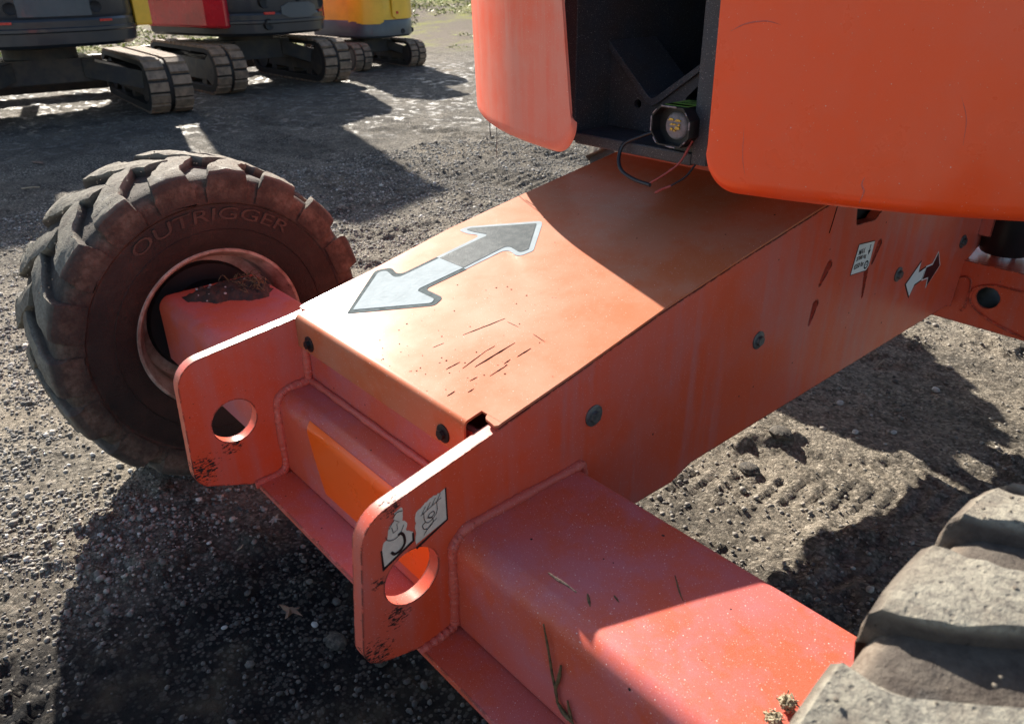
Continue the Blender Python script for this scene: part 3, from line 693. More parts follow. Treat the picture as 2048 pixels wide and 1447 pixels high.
g = [text_on('BACKUP', lambda u, v: stk(.016+u, .065+v), .020, .036), text_on('SENTRY', lambda u, v: stk(.012+u, .036+v), .022, .046),
     prism([[(0, 0), (.066, 0), (.066, .020), (0, .020)]], lambda a_, b_, t: stk(a_+.002, b_+.002), 0, 1)]
bl('alarm_sticker_print', join(g), 'ink', alarm)
bl('alarm_cable', tube(spline([U(-1.285, 1.62, -.365), U(-1.33, 1.60, -.385), U(-1.372, 1.585, -.408), U(-1.375, 1.57, -.440), U(-1.352, 1.555, -.468), U(-1.30, 1.545, -.482), U(-1.24, 1.54, -.486)], 8), .0036, 8), 'blackwire', alarm, smooth=60)
bl('red_wire', tube(spline([U(-1.155, 1.585, -.37), U(-1.175, 1.572, -.42), U(-1.200, 1.56, -.448), U(-1.238, 1.545, -.478), U(-1.248, 1.545, -.486)], 8), .0021, 7, jit=.5), 'redwire', alarm, smooth=60)
bl('black_wire', tube(spline([U(-1.14, 1.585, -.425), U(-1.155, 1.57, -.455), U(-1.185, 1.555, -.48)], 6), .0019, 6), 'blackwire', alarm, smooth=60)
bl('red_wire_end', tube(spline([U(-1.185, 1.555, -.48), U(-1.21, 1.548, -.493), U(-1.225, 1.545, -.503)], 6), .0024, 6), 'redwire', alarm, smooth=60)
# dangling threads under the left cover
bl('frayed_strap', join([tube(spline([U(-2.02, 1.66, -.44), U(-2.02, 1.66, -.47), U(-2.015, 1.66, -.492)], 4), .0012, 5), tube(spline([U(-1.95, 1.63, -.44), U(-1.95, 1.63, -.48), U(-1.965, 1.64, -.52), U(-1.975, 1.65, -.545)], 5), .0008, 5)]), 'blackwire')

# ------- decals
def decal_fn(h): return lambda a_, b_, t: U(a_, b_, zc(b_)+.0056+h+t)
def sheet_prism(out, h, th):
    V_, F_ = prism([out], lambda a_, b_, t: (a_, b_, t), 0, 1)
    bm = bmesh.new(); vs = [bm.verts.new(v) for v in V_]
    for f in F_:
        try: bm.faces.new([vs[i] for i in f])
        except ValueError: pass
    y0_, y1_ = min(v[1] for v in V_), max(v[1] for v in V_)
    for yy in ys:
        if y0_ < yy < y1_: bmesh.ops.bisect_plane(bm, geom=bm.verts[:]+bm.edges[:]+bm.faces[:], plane_co=(0, yy, 0), plane_no=(0, 1, 0))
    bm.verts.index_update(); V_ = [U(v.co.x, v.co.y, float(np.interp(v.co.y, ysv, [zc(q_) for q_ in ysv]))+.0051+h+v.co.z*th) for v in bm.verts]
    F_ = [tuple(v.index for v in f.verts) for f in bm.faces]; bm.free(); return V_, F_
def dec(name, pts, h, mat, th=.0005, parent=None):
    # subdivide long edges so that the decal follows the sheet
    out = []
    for i, p_ in enumerate(pts):
        q_ = pts[(i+1) % len(pts)]; L_ = math.hypot(q_[0]-p_[0], q_[1]-p_[1]); m_ = max(1, int(L_/.03))
        out += [(p_[0]+(q_[0]-p_[0])*t/m_, p_[1]+(q_[1]-p_[1])*t/m_) for t in range(m_)]
    V_, F_ = sheet_prism(out, h, th/S)
    return mk(name, V_, F_, M[mat], parent or lift)
OUT1 = fillet([(-1.660, .872, .006), (-1.800, 1.050, .018), (-1.770, 1.085, .02), (-1.712, 1.070, .02), (-1.700, 1.192), (-1.563, 1.192), (-1.580, 1.066, .012), (-1.550, 1.066, .02), (-1.500, 1.066, .018), (-1.488, 1.030, .018)], 5)
OUT2 = fillet([(-1.700, 1.192), (-1.686, 1.345, .014), (-1.730, 1.330, .02), (-1.782, 1.330, .016), (-1.770, 1.366, .016), (-1.605, 1.507, .014), (-1.585, 1.490, .014), (-1.478, 1.358, .018), (-1.486, 1.310, .018), (-1.552, 1.326, .02), (-1.566, 1.192)], 5)
def shrink(pts, d):
    n_ = len(pts); ar = sum(pts[i][0]*pts[(i+1) % n_][1]-pts[(i+1) % n_][0]*pts[i][1] for i in range(n_)); s_ = 1 if ar > 0 else -1
    out = []
    for i in range(n_):
        a_ = Vector(pts[i-1]); b_ = Vector(pts[i]); c_ = Vector(pts[(i+1) % n_])
        t = ((b_-a_).normalized()+(c_-b_).normalized())
        if t.length < 1e-6: t = c_-b_
        t.normalize(); nrm = Vector((-t.y, t.x))*s_; out.append(tuple(b_+nrm*d))
    return out
dA = dec('arrow_decal', OUT1, 0, 'greyborder'); tag(dA, 'white arrow pointing forward with a grey border')
dB = dec('arrow_decal', OUT2, 0, 'white'); tag(dB, 'dark grey arrow pointing back with a white border')
IN1 = fillet([(-1.662, .893, .004), (-1.782, 1.050, .012), (-1.765, 1.066, .016), (-1.700, 1.054, .02), (-1.686, 1.192), (-1.578, 1.192), (-1.596, 1.060, .010), (-1.590, 1.048, .016), (-1.515, 1.048, .012), (-1.504, 1.032, .012)], 4)
IN2 = fillet([(-1.686, 1.193), (-1.668, 1.360, .012), (-1.725, 1.348, .014), (-1.762, 1.346, .010), (-1.755, 1.362, .010), (-1.604, 1.486, .004), (-1.496, 1.356, .012), (-1.502, 1.330, .012), (-1.566, 1.342, .016), (-1.578, 1.193)], 4)
dec('arrow_fill', IN1, .0009, 'white', parent=dA); dec('arrow_fill', IN2, .0009, 'grey', parent=dB)
# side arrow decal and load sticker on the near plate
def flat(name, pts, x, mat, th=.0006, parent=None): return mk(name, *prism([pts], YZ, x, x+th), M[mat], parent or lift)
sa = [(2.669, -0.981), (2.729, -1.048), (2.756, -1.008), (2.810, -1.003), (2.823, -0.951), (2.769, -0.955), (2.768, -0.916)]
sb = [(2.810, -1.003), (2.862, -1.008), (2.865, -1.046), (2.955, -0.979), (2.906, -0.914), (2.877, -0.953), (2.823, -0.951)]
a1 = flat('side_arrow', sa, -.9995, 'ink'); flat('side_arrow_fill', shrink(sa, .008), -.9985, 'sidewhite', parent=a1)
a2 = flat('side_arrow', sb, -.9995, 'sidewhite'); flat('side_arrow_fill', shrink(sb, .007), -.9985, 'maroon', parent=a2)
lp = [(2.252, -.742), (2.358, -.753), (2.350, -.835), (2.335, -.848), (2.232, -.838)]
ls = flat('load_sticker', lp, -.9995, 'ink'); flat('load_sticker_face', shrink(lp, .0035), -.9987, 'sidewhite', parent=ls)
def lsf(u, v): return U(-.9975, 2.246+u-.10*v*0, -.748+v)
g = [text_on('MAX', lambda u, v: lsf(.014+u, -.031+v), .017, .038), text_on('3788 kg', lambda u, v: lsf(.005+u, -.053+v), .0175, .062), text_on('8350 lbs', lambda u, v: lsf(.000+u, -.075+v), .0165, .060)]
rg = [circ(.080, -.077, .014, 24), circ(.080, -.077, .009, 24)]
g += [prism(rg, lambda a_, b_, t: lsf(a_, b_), 0, 1), prism([circ(.080, -.077, .003, 10)], lambda a_, b_, t: lsf(a_, b_), 0, 1),
      prism([[(.083, -.012), (.087, -.012), (.085, -.030), (.091, -.030), (.081, -.045), (.075, -.030), (.081, -.030)]], lambda a_, b_, t: lsf(a_, b_), 0, 1)]
mk('load_sticker_print', *join(g), M['ink'], ls)
# torn hook / tie down stickers on the near lug
def ragged(pts, amp, n_=5):
    out = []
    for i, (a_, b_, rag) in enumerate(pts):
        c_ = pts[(i+1) % len(pts)]; m_ = n_ if rag else 1
        for t in range(m_):
            u = t/m_; j_ = amp if (rag and t) else 0; out.append((a_+(c_[0]-a_)*u+random.uniform(-j_, j_), b_+(c_[1]-b_)*u+random.uniform(-j_, j_)))
    return out
s1 = ragged([(.541, -.950, 1), (.546, -.935, 1), (.556, -.925, 1), (.562, -.905, 1), (.573, -.898, 1), (.575, -.880, 0), (.590, -.874, 1), (.592, -.888, 1), (.590, -.905, 1), (.600, -.915, 1), (.596, -.928, 1), (.606, -.938, 0), (.611, -.942, 0), (.611, -.962, 0), (.541, -.992, 0)], .0022, 3)
b1 = [(.5385, -.948), (.5415, -.948), (.5425, -.9885), (.608, -.9605), (.6085, -.943), (.6125, -.944), (.6125, -.964), (.5385, -.996)]
st1 = flat('torn_sticker', s1, -.9995, 'cream'); tag(st1, 'torn cream sticker with a lifting hook pictogram')
def ln(pts, r, sm=True):
    P_ = spline([U(-.9978, a_, b_) for a_, b_ in pts], 6) if sm else [Vector(U(-.9978, a_, b_)) for a_, b_ in pts]
    V_, F_ = tube(P_, r, 6); return [(U(-.9978, 0, 0)[0]+(v[0]-U(-.9978, 0, 0)[0])*.12, v[1], v[2]) for v in V_], F_
g = [prism([b1], YZ, -.9990, -.9982), ln([(.578, -.932), (.584, -.930), (.590, -.940), (.590, -.957), (.580, -.968), (.567, -.970), (.560, -.962)], .0021),
     ln([(.568, -.921), (.566, -.908), (.560, -.908), (.572, -.893), (.583, -.903), (.577, -.905), (.578, -.918), (.568, -.921)], .0005, False),
     ln([(.551, -.922), (.556, -.932), (.570, -.936), (.583, -.929), (.592, -.914)], .0005), ln([(.570, -.888), (.580, -.880), (.592, -.882)], .0007)]
mk('sticker_print', *join(g), M['ink'], st1)
s2 = ragged([(.616, -.975, 1), (.617, -.93, 1), (.620, -.905, 1), (.640, -.893, 1), (.660, -.885, 1), (.680, -.884, 0), (.690, -.880, 0), (.690, -.953, 0)], .0020, 6)
st2 = flat('torn_sticker', s2, -.9995, 'cream'); tag(st2, 'torn cream sticker with a tie-down ring pictogram')
g = [prism([[(.6895, -.880), (.6925, -.879), (.6925, -.956), (.616, -.987), (.615, -.982), (.6895, -.953)]], YZ, -.9990, -.9982),
     ln([(.630, -.914), (.679, -.896)], .0005, False)]+[ln([(.633+.012*i, -.912+.0044*i), (.642+.012*i, -.898+.0044*i)], .0005, False) for i in range(4)]
g += [ln([(.637, -.912), (.638, -.928), (.645, -.938), (.660, -.932), (.668, -.92), (.668, -.901)], .0005), ln([(.645, -.928), (.650, -.920), (.659, -.918), (.661, -.925), (.652, -.930), (.646, -.926), (.656, -.932), (.656, -.943), (.645, -.951), (.635, -.948), (.633, -.938), (.640, -.934)], .0006), ln([(.634, -.962), (.648, -.948), (.666, -.938)], .0006)]
mk('sticker_print', *join(g), M['ink'], st2)

# scratches and grit on the cover and beam
n0 = np.array([0, -.2, 1.])
Mm = np.array(MR); f_ = 1540.
def px_cover(x, y):      # survey pixel -> cover coordinates
    v = Mm@np.array([x-1024, y-723.5, f_]); d_ = -.796-.2*.818; v = v*d_/(v@n0); return v[0], v[1]
g = []
for (x0, y0, x1, y1, w_) in [(926, 673, 1010, 641, 1.2), (950, 737, 1030, 689, 1.9), (892, 742, 920, 727, 1.4), (925, 740, 972, 705, 1.3), (972, 705, 990, 695, .8), (1034, 717, 1062, 700, 1.6), (980, 755, 1015, 733, 1.3), (1008, 731, 1021, 722, 1.5), (940, 765, 955, 757, 1.3), (936, 788, 948, 780, 1.2), (895, 795, 910, 785, 1.6), (866, 698, 888, 689, .7), (1015, 648, 1037, 658, .4), (1066, 672, 1090, 688, .6), (985, 490, 1074, 472, .8)]:
    a_ = px_cover(x0, y0); b_ = px_cover(x1, y1); dx, dy = b_[0]-a_[0], b_[1]-a_[1]; L_ = math.hypot(dx, dy); nx_, ny_ = -dy/L_, dx/L_
    k = 8; up_ = []; dn = []
    for i in range(k+1):
        t = i/k; ww = w_*.00115*math.sin(math.pi*min(max(t, .04), .96))**.6*random.uniform(.6, 1.3); jx = random.uniform(-.0004, .0004)
        px_, py_ = a_[0]+dx*t+nx_*jx, a_[1]+dy*t+ny_*jx
        up_.append((px_+nx_*ww, py_+ny_*ww)); dn.append((px_-nx_*ww, py_-ny_*ww))
    g.append(sheet_prism(up_+dn[::-1], 0, .0004))
for _ in range(70):
    x_, y_ = px_cover(random.uniform(740, 1120), random.uniform(560, 790))
    if not (-1.80 < x_ < -1.01 and .80 < y_ < 1.5): continue
    r_ = random.uniform(.0006, .0020); g.append(prism([[(x_+r_*math.cos(q_)*random.uniform(.6, 1.4), y_+r_*math.sin(q_)*random.uniform(.6, 1.4)) for q_ in np.linspace(0, 5.3, 6)]], lambda a_, b_, t: U(a_, b_, zc(b_)+.0052+t), 0, .0004))
o = mk('scratch_marks', *join(g), M['scratch'], lift); tag(o, 'dark scratches in the orange cover paint', kind='stuff')

# ---------------------------------------------------------------- mud, straw, leaves, stones
zt = -1.0
def mudpatch(pts, name, thick, res=.006, seed=3):
    poly = pts; xs_ = [p_[0] for p_ in poly]; ys_ = [p_[1] for p_ in poly]
    gx_ = np.arange(min(xs_)-res, max(xs_)+res, res); gy_ = np.arange(min(ys_)-res, max(ys_)+res, res)
    XX, YY = np.meshgrid(gx_, gy_, indexing='ij'); d_ = np.full(XX.shape, 9.); inside = np.zeros(XX.shape, bool)
    for i in range(len(poly)):
        a_, b_ = poly[i], poly[(i+1) % len(poly)]; ex, ey = b_[0]-a_[0], b_[1]-a_[1]
        t = np.clip(((XX-a_[0])*ex+(YY-a_[1])*ey)/(ex*ex+ey*ey), 0, 1); d_ = np.minimum(d_, np.hypot(XX-a_[0]-t*ex, YY-a_[1]-t*ey))
        cnd = ((a_[1] > YY) != (b_[1] > YY)) & (XX < (b_[0]-a_[0])*(YY-a_[1])/(b_[1]-a_[1]+1e-12)+a_[0]); inside ^= cnd
    sd = np.where(inside, d_, -d_)+.012*(fbm(XX, YY, 40, 4, seed)-.5)
    H = -.006+np.clip(sd, 0, .03)/.03*(thick*(.4+1.2*fbm(XX, YY, 28, 4, seed+5)))+.012*(fbm(XX, YY, 90, 3, seed+9)-.4)*(sd > 0)
    H = np.where(sd > 0, np.maximum(H, .002), -.008)
    k = len(gy_); V_ = [U(XX[i, j], YY[i, j], zt+H[i, j]) for i in range(len(gx_)) for j in range(k)]
    F_ = [(i*k+j, (i+1)*k+j, (i+1)*k+j+1, i*k+j+1) for i in range(len(gx_)-1) for j in range(k-1) if max(sd[i, j], sd[i+1, j], sd[i, j+1], sd[i+1, j+1]) > 0]
    return mk(name, V_, F_, M['mud'], None, smooth=70)
mp = mudpatch([(-2.640, .765), (-2.655, .84), (-2.66, .93), (-2.65, 1.02), (-2.60, 1.05), (-2.50, 1.04), (-2.44, .99), (-2.45, .93), (-2.50, .88), (-2.50, .83), (-2.56, .80), (-2.58, .76)], 'mud_clump', .028)
tag(mp, 'crusty dark brown mud clump lying on the far end of the orange axle', 'mud')
g = []
for _ in range(46):
    x_ = random.uniform(-2.64, -2.46); y_ = random.uniform(.93, 1.03); a_ = random.uniform(0, 6.28); L_ = random.uniform(.015, .05)
    g.append(tube(spline([U(x_, y_, zt+.02), U(x_+L_*.5*math.cos(a_), y_+L_*.5*math.sin(a_), zt+.02+random.uniform(.005, .03)), U(x_+L_*math.cos(a_), y_+L_*math.sin(a_), zt+random.uniform(.01, .05))], 3), .0009, 4))
o = mk('dry_grass_bits', *join(g), M['straw'], mp)
tag(o, kind='stuff')
g = []
for _ in range(14):
    x_ = random.uniform(-2.64, -2.47); y_ = random.uniform(.79, 1.02); v_, f__ = ico(1); r_ = random.uniform(.0015, .006)
    g.append(([tuple(np.array(U(x_, y_, zt+.024))+p_*r_*np.array([1, .8, .6])) for p_ in v_], [tuple(q_) for q_ in f__]))
tag(mk('grit', *join(g), M['quartz'], mp), kind='stuff')

def px_plane(x, y, axis, val):
    v = Mm@np.array([x-1024, y-723.5, f_]); return v*val/v[axis]
# straw blades stuck to the near axle front face (y=.70) and lying on its top
def blade(pts, r, name, label, cat, mat='straw', axis=1, val=.697, group=None):
    P_ = [Vector(U(*px_plane(a_, b_, axis, val))) for a_, b_ in pts]; V_, F_ = tube(spline(P_, 6), r, 6, lambda t: .45+1.1*math.sin(math.pi*min(.95, t+.1)), jit=.3)
    c_ = np.array(V_).mean(0); V_ = [tuple(v) for v in V_]
    return tag(mk(name, V_, F_, M[mat]), label, cat, group)
blade([(1087, 1247), (1097, 1300), (1105, 1350), (1113, 1385), (1117, 1412), (1130, 1427)], .0013, 'straw_stalk', 'long thin dry straw stalk stuck upright on the near axle face', 'straw', val=.692)
blade([(1122, 1330), (1118, 1355), (1111, 1378), (1114, 1405)], .0017, 'straw_stalk', 'short bent straw blade crossing the long stalk on the near axle', 'straw', val=.694)
blade([(1113, 1400), (1128, 1425), (1142, 1440), (1150, 1452)], .0022, 'grass_root', 'dark matted grass root at the bottom of the near axle face', 'grass', val=.693)
blade([(1135, 1400), (1140, 1425), (1148, 1450)], .0013, 'dry_grass', 'dark dry grass blade standing right of the matted root', 'grass', val=.694)
blade([(1350, 1150), (1358, 1180), (1366, 1200)], .0007, 'dry_grass', 'thin dark grass blade lying on top of the near axle', 'grass', axis=2, val=-.9985)
blade([(1097, 1145), (1115, 1158), (1132, 1168), (1153, 1184)], .0013, 'leaf_shred', 'dark shredded leaf smear on the rounded edge of the near axle', 'leaf', mat='mud', axis=1, val=.735)
blade([(1175, 1187), (1178, 1202), (1180, 1212)], .0014, 'leaf_shred', 'small dark leaf shred upright right of the smear on the axle edge', 'leaf', axis=2, val=-1.0)
blade([(1228, 1190), (1238, 1203)], .0008, 'leaf_shred', 'tiny dark leaf fleck on the flat top of the near axle', 'leaf', axis=2, val=-.9985)
# straw tufts wedged between near axle and tyre
def tuft(px_, py_, r_, label, seed):
    rnd = random.Random(seed); c_ = Vector(U(*px_plane(px_, py_, 2, -.985))); g = []
    for _ in range(190):
        d_ = Vector((rnd.gauss(0, 1), rnd.gauss(0, 1), rnd.gauss(0, .7))).normalized(); p_ = c_+d_*r_*rnd.uniform(.1, .85); e_ = Vector((rnd.gauss(0, 1), rnd.gauss(0, 1), rnd.gauss(0, .6))).normalized()*r_*rnd.uniform(.25, .6)
        g.append(tube([p_-e_, p_+d_*r_*.1, p_+e_], rnd.uniform(.0005, .0011), 4))
    return tag(mk('straw_tuft', *join(g), M['palestraw']), label, 'straw')
tuft(1576, 1404, .010, 'pale straw tuft wedged between the near axle and the dusty tyre, upper one', 1)
tuft(1548, 1436, .009, 'pale straw tuft at the bottom edge beside the dusty tyre, lower one', 2)

# leaves
def gpt(x, y): v = px_plane(x, y, 2, -1.765); p_ = U(*v); return p_[0], p_[1]
def leaf(px_, py_, size, rz, label, mat, lobes, seed):
    rnd = random.Random(seed); cx_, cy_ = gpt(px_, py_); pts = []
    for i, (a_, r_) in enumerate(lobes): pts.append((r_*math.cos(R(a_)+rz), r_*math.sin(R(a_)+rz)))
    c0 = (0, 0); z0 = gz(cx_, cy_)+.006; V_ = [(cx_, cy_, z0+.010)]+[(cx_+a_*size, cy_+b_*size, max(z0, gz(cx_+a_*size, cy_+b_*size)+.004)+rnd.uniform(0, .010)) for a_, b_ in pts]
    F_ = [(0, i+1, (i+1) % len(pts)+1) for i in range(len(pts))]
    o = mk('fallen_leaf', V_, F_, M[mat], None, smooth=60, solid=.0006); return tag(o, label, 'leaf', None)
OAK = [(0, 1), (14, .42), (38, .62), (60, .22), (100, .30), (140, .24), (168, .66), (180, .9), (192, .50), (215, .22), (262, .30), (285, .78), (298, .70), (318, .24), (340, .36)]
MAP = [(0, 1), (15, .45), (40, .75), (55, .35), (85, .9), (105, .4), (130, .7), (150, .3), (180, .35), (215, .3), (235, .7), (255, .38), (280, .9), (300, .4), (325, .75), (345, .42)]
leaf(583, 1231, .034, -.35+.75, 'brown curled oak leaf on dark mud below the far lug plate', 'leaf', OAK, 1)
leaf(550, 1048, .022, .6, 'pale maple leaf in the shade below the lower flange', 'paleleaf', MAP, 2)
leaf(76, 328, .075, .4, 'small pale leaf lying on shaded mud at the far left', 'leaf', OAK, 3)
def stem(p0, p1, r_, label):
    a_ = gpt(*p0); b_ = gpt(*p1); z_ = gz(*a_)+.008; m_ = ((a_[0]+b_[0])/2+.01, (a_[1]+b_[1])/2, gz((a_[0]+b_[0])/2, (a_[1]+b_[1])/2)+.016)
    tag(mk('straw_stalk', *tube(spline([(*a_, z_), m_, (*b_, gz(*b_)+.008)], 6), r_, 5), M['palestraw']), label, 'straw')
stem((45, 385), (80, 377), .004, 'pale straw stalk on shaded ground left of the far wheel')
stem((476, 1108), (488, 1098), .0015, 'short pale twig on the mud under the flange')

# pale stones one can pick out
def stone(px_, py_, r_, label, seed, mat='quartz'):
    rr = np.random.default_rng(seed); v_, f__ = ico(2); v_ = v_*(1+.30*(fbm(v_[:, 0]*1.3+9, v_[:, 1]*1.3+v_[:, 2], 1.2, 2, seed)[:, None]-.5))*np.array([1, .75, .5]); a_ = rr.uniform(0, 6.28)
    v_ = np.stack([v_[:, 0]*math.cos(a_)-v_[:, 1]*math.sin(a_), v_[:, 0]*math.sin(a_)+v_[:, 1]*math.cos(a_), v_[:, 2]], 1)
    cx_, cy_ = gpt(px_, py_); V_ = v_*r_+np.array([cx_, cy_, gz(cx_, cy_)+r_*.3])
    return tag(mk('stone', V_, [tuple(q_) for q_ in f__], M[mat], None, smooth=30), label, 'stone')
for i, (x_, y_, r_, l_) in enumerate([
    (1680, 807, .014, 'small round white stone in shade right of the beam'), (1710, 866, .013, 'white pointed stone on the edge of the beam shadow'),
    (1871, 781, .016, 'flat white stone nearest the sunlit gravel beyond the beam'), (1787, 866, .011, 'white angular stone in shade near the rear, middle of the row'),
    (1742, 832, .006, 'tiny pale chip in shade between the white stones'), (1770, 889, .006, 'small pale chip below the angular white stone'),
    (630, 1253, .009, 'grey stone lying beside the oak leaf'), (450, 712+548, .007, 'whitish stone among gravel in the lower left shade')]):
    stone(x_, y_, r_, l_, 20+i)
def clod(px_, py_, r_, label, seed):
    v_, f__ = ico(3); rr = random.Random(seed); v_ = v_*(1+.5*(fbm(v_[:, 0]*2+seed, v_[:, 1]*2+v_[:, 2]*2, 1.6, 4, seed, .7)[:, None]-.5))*np.array([1.2, .9, .6])
    cx_, cy_ = gpt(px_, py_); V_ = v_*r_+np.array([cx_, cy_, gz(cx_, cy_)+r_*.15])
    return tag(mk('mud_clod', V_, [tuple(q_) for q_ in f__], M['clod'], None, smooth=40), label, 'mud')
n = N('clod_mud'); c = n.mix(n.ramp(n.noise(90, 6, .7), .4, .65), (.045, .040, .035), (.14, .12, .095)); M['clod'] = n.fin(c, .85, n.bump(n.noise(150, 5, .8), 1., .006))
clod(760, 1322, .016, 'gravelly clod of mud under the near lug plate', 1)
clod(672, 1285, .022, 'dark crumbly clod left of the near lug plate bottom', 2)
clod(1560, 880, .030, 'sunlit crumbly clod of mud beyond the beam', 3)
clod(1500, 935, .026, 'sunlit dark clod beside the track print', 4)

# grass on the bank
n = N('grass_blades'); oi = n.new('ShaderNodeAttribute', attribute_name='tone').outputs['Fac']
mgr = n.fin(n.mix(oi, (.24, .30, .04), (.46, .44, .14)), .6, spec=.3)
n_g = 60000; gx_ = rng.uniform(-34, -9, n_g*3); gy_ = rng.uniform(2, 26, n_g*3); dd = -gx_*.86+gy_*.5
k_ = (dd > 15) & (dd < 34) & (fbm(gx_, gy_, .5, 4, 77) > .45); gx_ = gx_[k_][:n_g]; gy_ = gy_[k_][:n_g]; n_g = len(gx_); gh = height(gx_, gy_)
hh = rng.uniform(.015, .055, n_g); an = rng.uniform(0, 6.28, n_g); w_ = rng.uniform(.012, .035, n_g)
co = np.stack([np.stack([gx_-w_*np.cos(an), gy_-w_*np.sin(an), gh], -1), np.stack([gx_+w_*np.cos(an), gy_+w_*np.sin(an), gh], -1), np.stack([gx_+rng.normal(0, .04, n_g), gy_+rng.normal(0, .04, n_g), gh+hh], -1)], 1)
me = bpy.data.meshes.new('grass'); me.vertices.add(n_g*3); me.vertices.foreach_set('co', co.ravel()); me.loops.add(n_g*3); me.loops.foreach_set('vertex_index', np.arange(n_g*3)); me.polygons.add(n_g); me.polygons.foreach_set('loop_start', np.arange(n_g)*3); me.update(calc_edges=True)
at = me.attributes.new('tone', 'FLOAT', 'POINT'); at.data.foreach_set('value', np.repeat(rng.random(n_g), 3)); me.materials.append(mgr)
go = bpy.data.objects.new('grass', me); C.objects.link(go); tag(go, 'sunlit yellow green grass on the bank behind the excavators', 'grass', kind='stuff')

# ---------------------------------------------------------------- mini excavators
def stadium(L_, H_, n_=10):
    r_ = H_/2; pts = []
    for i in range(n_+1): a_ = -math.pi/2+math.pi*i/n_; pts.append((L_/2-r_+r_*math.cos(a_), r_+r_*math.sin(a_)))
    for i in range(n_+1): a_ = math.pi/2+math.pi*i/n_; pts.append((-L_/2+r_+r_*math.cos(a_), r_+r_*math.sin(a_)))
    return pts
def along(L_, H_, s):
    r_ = H_/2; st = L_-H_; P_ = 2*st+2*math.pi*r_; s = s % P_
    if s < st: return (-st/2+s, 0, 0, -1)
    s -= st
    if s < math.pi*r_: a_ = -math.pi/2+s/r_; return (st/2+r_*math.cos(a_), r_+r_*math.sin(a_), math.cos(a_), math.sin(a_))
    s -= math.pi*r_
    if s < st: return (st/2-s, H_, 0, 1)
    s -= st; a_ = math.pi/2+s/r_; return (-st/2+r_*math.cos(a_), r_+r_*math.sin(a_), math.cos(a_), math.sin(a_))
def track(root, x0, L_, H_, W_, name='track'):
    st = stadium(L_-.05, H_-.05, 12); fn = lambda a_, b_, t: (t, a_, b_+.025)
    inner = [(a_*.93, .06+(b_)*.78) for a_, b_ in st]
    g = prism([st, inner], fn, x0-W_/2, x0+W_/2)
    belt = mk(name, *g, M['trackdark'], root, smooth=40)
    r_ = H_/2; P_ = 2*(L_-H_)+2*math.pi*r_; nb_ = int(P_/.105); g = []
    for i in range(nb_):
        for sd in (-1, 1):
            s = (i+(.5 if sd > 0 else 0))*P_/nb_; pr = []
            for ds, hh_ in ((-.044, 0), (-.036, .026), (.036, .026), (.044, 0)):
                y_, z_, ny_, nz_ = along(L_-.05, H_-.05, s+ds); pr.append((y_+ny_*hh_, z_+.025+nz_*hh_))
            xa, xb = x0+sd*W_*.06, x0+sd*W_*.5
            g.append(prism([pr], lambda a_, b_, t: (t, a_, b_), min(xa, xb), max(xa, xb)))
    mk('tread_blocks', *join(g), M['track'], belt)
    return belt
def disc(x, y, z, r_, d_, axis='x', n_=24):
    return lathe([(-d_/2, .001), (-d_/2, r_), (d_/2, r_), (d_/2, .001)], x, y, z, n_, axis)
def body_plan(Wb, back, R_, front):
    """plan outline: rounded tail at -y"""
    return fillet([(-Wb/2, front, .08), (-Wb/2, -back, R_), (Wb/2, -back, R_), (Wb/2, front, .08)], 12)
def rotz(V_, a_): c_, s_ = math.cos(a_), math.sin(a_); return [(x*c_-y*s_, x*s_+y*c_, z) for x, y, z in V_]
def slab(plan, zs, ins):
    """stack of the plan at heights zs with insets ins"""
    V_ = []; F_ = []; k = len(plan)
    for z, i_ in zip(zs, ins):
        p_ = shrink(plan, i_) if i_ else plan; V_ += [(a_, b_, z) for a_, b_ in p_]
    for l in range(len(zs)-1):
        for i in range(k): j = (i+1) % k; F_.append((l*k+i, l*k+j, (l+1)*k+j, (l+1)*k+i))
    F_.append(tuple(range(k))[::-1]); F_.append(tuple((len(zs)-1)*k+i for i in range(k)))
    return V_, F_
